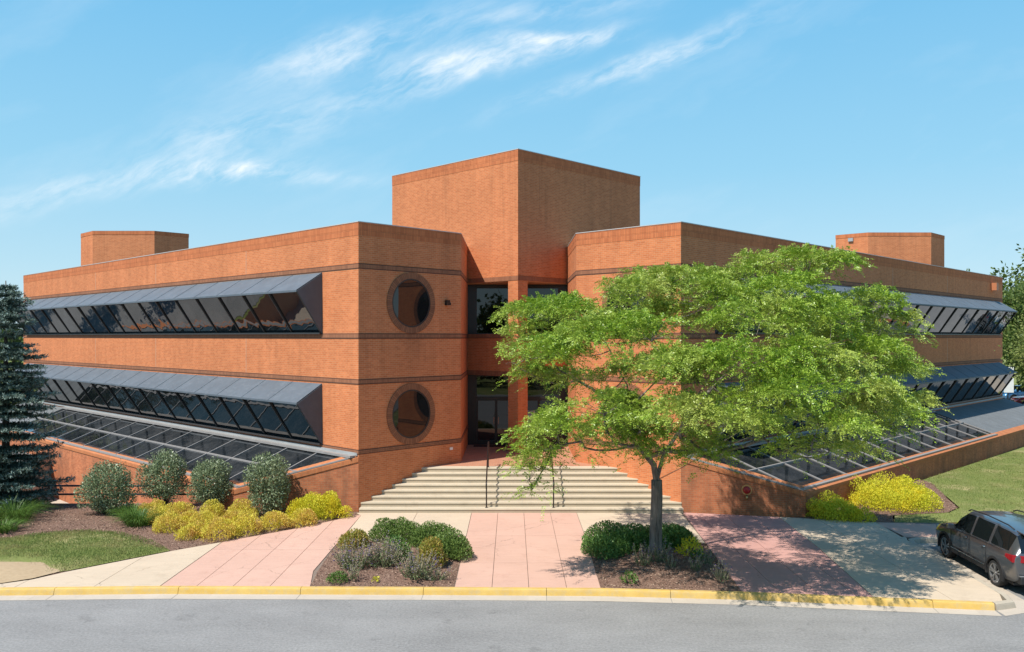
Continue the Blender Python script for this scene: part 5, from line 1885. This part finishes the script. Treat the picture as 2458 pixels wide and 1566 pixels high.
    for sx in (-1, 1):
        # lower door cladding with a bright strip
        m = MB(); m.hull8([(sx * .90 - .02, -.93, .30), (sx * .90 + .02, -.93, .30), (sx * .90 + .02, .98, .30), (sx * .90 - .02, .98, .30), (sx * .915 - .02, -.93, .44), (sx * .915 + .02, -.93, .44), (sx * .915 + .02, .98, .44), (sx * .915 - .02, .98, .44)]); m.build("door_cladding", CLAD, root)
        m = MB(); m.bar((sx * .938, -.92, .45), (sx * .938, .97, .45), .014, .022); m.build("trim_strip", CHROME, root)
        m = MB(); m.tube([(sx * .897, 1.0, 1.022), (sx * .902, .2, 1.048), (sx * .902, -1.0, 1.078), (sx * .897, -1.75, 1.092)], .010, 6); m.build("window_trim", CHROME, root)
        # door seams
        m = MB()
        for yy in (1.02, -.05, -.95):
            m.tube([(sx * .918, yy, .46), (sx * .924, yy, .68), (sx * .917, yy, .9), (sx * .895, yy, 1.03)], .005, 5)
        m.build("door_seam", CLAD, root)
        for yy in (.18, -.82):
            m = MB(); m.tube([(sx * .915, yy + .10, .93), (sx * .945, yy + .07, .94), (sx * .945, yy - .07, .945), (sx * .915, yy - .10, .945)], .014, 6); m.build("door_handle", CHROME, root)
        # mirror
        m = MB(); m.tube([(sx * .86, .86, 1.05), (sx * .96, .84, 1.08)], .025, 6); m.hull8([(sx * .93 - .0, .78, 1.02), (sx * 1.12, .80, 1.03), (sx * 1.11, .90, 1.04), (sx * .93, .92, 1.03), (sx * .93, .78, 1.16), (sx * 1.10, .80, 1.17), (sx * 1.08, .88, 1.16), (sx * .93, .90, 1.16)] if sx > 0 else [(sx * 1.12, .80, 1.03), (sx * .93, .78, 1.02), (sx * .93, .92, 1.03), (sx * 1.11, .90, 1.04), (sx * 1.10, .80, 1.17), (sx * .93, .78, 1.16), (sx * .93, .90, 1.16), (sx * 1.08, .88, 1.16)])
        m.build("wing_mirror", pm, root, False, .02)
        # roof rail
        m = MB(); m.tube([(sx * .60, .62, 1.60), (sx * .61, .45, 1.665), (sx * .62, -.4, 1.71), (sx * .615, -1.5, 1.675), (sx * .60, -1.75, 1.615)], .018, 6); m.build("roof_rail", CLAD, root, True)
        # lamps
        m = MB(); m.hull8([(sx * .52 - .0, -2.40, .88), (sx * .915, -2.24, .86), (sx * .925, -1.90, .94), (sx * .5, -2.2, .90), (sx * .52, -2.385, 1.05), (sx * .90, -2.23, 1.06), (sx * .918, -1.92, 1.03), (sx * .5, -2.2, 1.02)] if sx > 0 else [(sx * .915, -2.24, .86), (sx * .52, -2.40, .88), (sx * .5, -2.2, .90), (sx * .925, -1.90, .94), (sx * .90, -2.23, 1.06), (sx * .52, -2.385, 1.05), (sx * .5, -2.2, 1.02), (sx * .918, -1.92, 1.03)]); m.build("tail_light", TAIL, root, False, .012)
        m = MB(); m.hull8([(sx * .48, 2.30, .70), (sx * .74, 2.24, .70), (sx * .84, 1.98, .74), (sx * .5, 2.1, .70), (sx * .50, 2.27, .79), (sx * .74, 2.20, .80), (sx * .83, 1.98, .83), (sx * .5, 2.1, .80)] if sx > 0 else [(sx * .74, 2.24, .70), (sx * .48, 2.30, .70), (sx * .5, 2.1, .70), (sx * .84, 1.98, .74), (sx * .74, 2.20, .80), (sx * .50, 2.27, .79), (sx * .5, 2.1, .80), (sx * .83, 1.98, .83)]); m.build("headlight", LAMPC, root, False, .012)
    m = MB(); m.box(-.78, -2.385, .32, .78, -2.2, .52); m.build("rear_bumper", CLAD, root, False, .03)
    m = MB(); m.bar((-.80, -2.37, .545), (.80, -2.37, .545), .03, .025); m.build("bumper_trim", CHROME, root)
    m = MB(); m.box(-.26, -2.362, .68, .26, -2.345, .80); m.build("number_plate", PLATE, root)
    m = MB(); m.box(-.72, 2.2, .34, .72, 2.36, .54); m.build("front_bumper", CLAD, root, False, .03)
    m = MB(); m.box(-.45, 2.28, .58, .45, 2.365, .70); m.build("grille", CLAD, root, False, .02)
    m = MB(); m.hull8([(-.56, -2.12, 1.545), (.56, -2.12, 1.545), (.60, -1.85, 1.57), (-.60, -1.85, 1.57), (-.56, -2.12, 1.575), (.56, -2.12, 1.575), (.60, -1.85, 1.615), (-.60, -1.85, 1.615)]); m.build("rear_spoiler", pm, root, False, .012)
    return root


def text_mesh(name, body, size, m_, parent, mat4):
    cu = bpy.data.curves.new(name, 'FONT')
    cu.body = body
    cu.size = size
    cu.extrude = .003
    ob = bpy.data.objects.new(name, cu)
    COL.objects.link(ob)
    dgp = bpy.context.evaluated_depsgraph_get()
    me = bpy.data.meshes.new_from_object(ob.evaluated_get(dgp))
    bpy.data.objects.remove(ob)
    me.transform(mat4)
    me.materials.append(m_)
    o = bpy.data.objects.new(name, me)
    COL.objects.link(o)
    return attach(o, parent)


car = make_car("dark grey family car parked nose in at the lot kerb by the paved corner", CAR_GREY)
text_mesh("badge_lettering", "Tiguan", .085, CHROME, car, Matrix.Translation((-.70, -2.368, .80)) @ Matrix.Rotation(R(90), 4, 'X'))


def copy_tree(o, parent=None, mp=None):
    c = o.copy()
    COL.objects.link(c)
    if parent is not None: c.parent = parent
    if mp and c.type == 'MESH' and c.data.materials and c.data.materials[0] == CAR_GREY:
        c.material_slots[0].link = 'OBJECT'
        c.material_slots[0].material = mp
    for ch in o.children: copy_tree(ch, c, mp)
    return c


def place_car(o, x, y, z, heading):
    o.location = (x, y, z)
    o.rotation_euler = (0, 0, heading)
    o.scale = (1.0, 1.0, 0.95)


FARC = [(50.3, 84.0, R(100), CAR_BLUE, "light blue car glimpsed far off past the end of the right wing"),
        (47.6, 76.2, R(75), CAR_RED, "dark red car glimpsed behind the lot sign post past the right wing"),
        (54.5, 77.5, R(62), CAR_WHITE, "white car mirrored in the end panes of the right upper window, nearer the road"),
        (58.0, 80.5, R(62), CAR_WHITE, "white car mirrored in the end panes of the right upper window, farther from the road"),
        (50.8, 73.0, R(62), CAR_GREY, "grey car mirrored in the right upper window, left of the white ones")]
for x, y, h, mp, lab in FARC:
    c = copy_tree(car, None, mp)
    for ch in list(c.children):
        if ch.name.startswith("badge_lettering"): bpy.data.objects.remove(ch)
    place_car(c, x, y, 0.0, h)
    tag(c, lab, "car", "cars in the far car park")
place_car(car, 13.36, 23.08, 0.002, R(-3.2))

# sign on a post at the edge of the far lot
sg = thing("lot_sign", "small white sign on a dark post past the end of the right wing", "sign", (38.9, 66.5, 0))
m = MB(); m.tube([(38.9, 66.5, 0), (38.9, 66.5, 2.35)], .05, 8); m.build("post", BLACKM, sg)
m = MB(); m.box(38.55, 66.40, 2.0, 39.3, 66.44, 4.0); m.build("sign_panel", WHITEP, sg)
sg.children[1].data.transform(Matrix.Identity(4))

# black pipe railing by the left low wall
rl = thing("pipe_railing", "low black two rail pipe railing beside the left low wall", "railing", (-14.6, 31.95, .16))
for z in (.77, .45):
    m = MB(); m.tube([(-18.2, 31.95, z), (-11.35, 31.95, z)], .038, 8); m.build("rail", BLACKM, rl)
for x in (-18.1, -15.4, -13.1, -11.4):
    m = MB(); m.tube([(x, 31.95, .1), (x, 31.95, .80)], .026, 8); m.build("post", BLACKM, rl)


# ------------------------------------------------------------------ grass blades, mulch chips, woodland behind the viewer
def in_poly(P, poly):
    x, y = P[:, 0], P[:, 1]
    c = np.zeros(len(P), bool)
    j = len(poly) - 1
    for i in range(len(poly)):
        xi, yi = poly[i]; xj, yj = poly[j]
        with np.errstate(divide='ignore', invalid='ignore'):
            k = ((yi > y) != (yj > y)) & (x < (xj - xi) * (y - yi) / (yj - yi + 1e-12) + xi)
        c ^= k
        j = i
    return c


def surf_z(o, P):
    from mathutils.bvhtree import BVHTree
    me = o.data
    bv = BVHTree.FromPolygons([v.co for v in me.vertices], [p.vertices for p in me.polygons])
    return np.array([(bv.ray_cast(Vector((p[0], p[1], 5)), Vector((0, 0, -1)))[0] or Vector((0, 0, .15))).z for p in P])


def scatter(poly, n, box, r_):
    P = np.empty((0, 2))
    while len(P) < n:
        q = np.stack([r_.uniform(box[0], box[1], n), r_.uniform(box[2], box[3], n)], 1)
        P = np.concatenate([P, q[in_poly(q, poly)]])
    return P[:n]


def vnoise(P, s, seed):
    r_ = np.random.default_rng(seed)
    v = np.zeros(len(P))
    for k in range(10):
        d = r_.normal(size=2) * s * (1 + k * .35)
        v += np.sin(P @ d + r_.uniform(0, 6.28)) / (1 + k * .25)
    return v / 2.6


def grass(name, label, poly, surf, n, box, seed, h, wd, bare=None):
    r_ = np.random.default_rng(seed)
    P = scatter(poly, n, box, r_)
    v = vnoise(P, 1.3, seed)
    keep = r_.random(len(P)) < np.clip(.92 - .35 * (v > .7) , 0, 1)
    if bare is not None: keep &= ~in_poly(P + r_.normal(size=P.shape) * .18, bare)
    P = P[keep]
    z = surf_z(surf, P)
    B = np.concatenate([P, z[:, None]], 1)
    D = unit(r_.normal(size=(len(P), 3)) * .45 + np.array([0, 0, 1.0]))
    L = h * r_.uniform(.6, 1.3, len(P)) * (1 + .25 * np.clip(v[keep], -1, 1))
    o = quads_obj(name, leaves(B - D * .01, D, rand_dir(len(P), r_), L, np.full(len(P), wd)), L_GRASS)
    return tag(o, label, "grass", kind='stuff')


lawns = [o for o in COL.objects if o.name.startswith("lawn")]
lawnL = [o for o in lawns if o.data.vertices[0].co.x < 0][0]
lawnR = [o for o in lawns if o.data.vertices[0].co.x > 0][0]
grass("grass", "short patchy grass of the small left lawn", LAWN_L, lawnL, 42000, (-19, -9.9, 21.5, 27.4), 71, .075, .011, SOIL)
grass("grass", "mown grass of the right lawn beside the low wall", LAWN_R, lawnR, 62000, (13, 33, 28.2, 46), 72, .075, .014)


def chips(name, poly, surf, n, box, seed):
    r_ = np.random.default_rng(seed)
    P = scatter(poly, n, box, r_)
    z = surf_z(surf, P)
    B = np.concatenate([P, (z + .004)[:, None]], 1)
    D = unit(r_.normal(size=(n, 3)) * np.array([1, 1, .22]) + np.array([0, 0, .12]))
    L = r_.uniform(.03, .085, n)
    N = unit(r_.normal(size=(n, 3)) * .5 + np.array([0, 0, 1.0]))
    o = quads_obj(name, leaves(B, D, N, L, L * r_.uniform(.2, .5, n)), CHIP)
    return tag(o, None, None, kind='stuff')


CHIP = leafmat("mulch_chip", (0.10, 0.055, 0.04), (0.42, 0.29, 0.21), 0.0, 0.9, None, .1)
beds = [o for o in COL.objects if o.name.startswith("mulch_bed")]
for o, poly, n, box, lab in ((beds[0], BED_L, 26000, (-19.5, -5.2, 21, 31.5), "loose bark chips over the big left bed"), (beds[1], PL, 7500, (-5.4, -1.3, 20.9, 26.7), "loose bark chips in the left planter"),
                             (beds[2], PR, 7500, (2.1, 5.9, 20.6, 25.8), "loose bark chips in the tree planter"), (beds[3], BED_R, 5000, (9, 18.3, 28.3, 37.5), "loose bark chips round the right golden shrubs")):
    tag(chips("bark_chips", poly, o, n, box, 80 + n % 97), lab, "mulch")

# a belt of trees across the road, behind the viewer: seen only mirrored in the glass
r_ = np.random.default_rng(90)
P_, D_ = [], []
for k in range(46):
    x = -75 + 150 * k / 45 + r_.normal() * 1.2
    y = -34 + r_.normal() * 4
    h = r_.uniform(7, 12.5)
    for _ in range(9):
        d = rand_dir(1, r_)[0]
        c = np.array([x, y, h * .55]) + d * np.array([3.2, 3.2, h * .42]) * r_.uniform(.4, .95)
        n = 120
        P_.append(c + r_.normal(size=(n, 3)) * .85); D_.append(rand_dir(n, r_))
P_, D_ = np.concatenate(P_), np.concatenate(D_)
L = r_.uniform(.5, .95, len(P_))
P_[:, 2] = np.maximum(P_[:, 2], .2)
tag(quads_obj("woodland", leaves(P_, D_, rand_dir(len(P_), r_), L, L * .6), L_WOOD), "dark belt of trees mirrored in the entrance glass", "woodland", kind='stuff')
# far wood on the skyline behind the building
P_, D_ = [], []
for k in range(80):
    x = -260 + 520 * k / 79 + r_.normal() * 2
    y = 165 + r_.normal() * 6
    h = r_.uniform(7, 10.5)
    for _ in range(5):
        d = rand_dir(1, r_)[0]
        c = np.array([x, y, h * .5]) + d * np.array([4.2, 3.2, h * .42]) * r_.uniform(.4, .95)
        n = 60
        P_.append(c + r_.normal(size=(n, 3)) * 1.1); D_.append(rand_dir(n, r_))
P_, D_ = np.concatenate(P_), np.concatenate(D_)
P_[:, 2] = np.maximum(P_[:, 2], .2)
L = r_.uniform(.9, 1.7, len(P_))
tag(quads_obj("woodland", leaves(P_, D_, rand_dir(len(P_), r_), L, L * .6), L_FAR), "far strip of trees on the skyline behind the building", "woodland", kind='stuff')
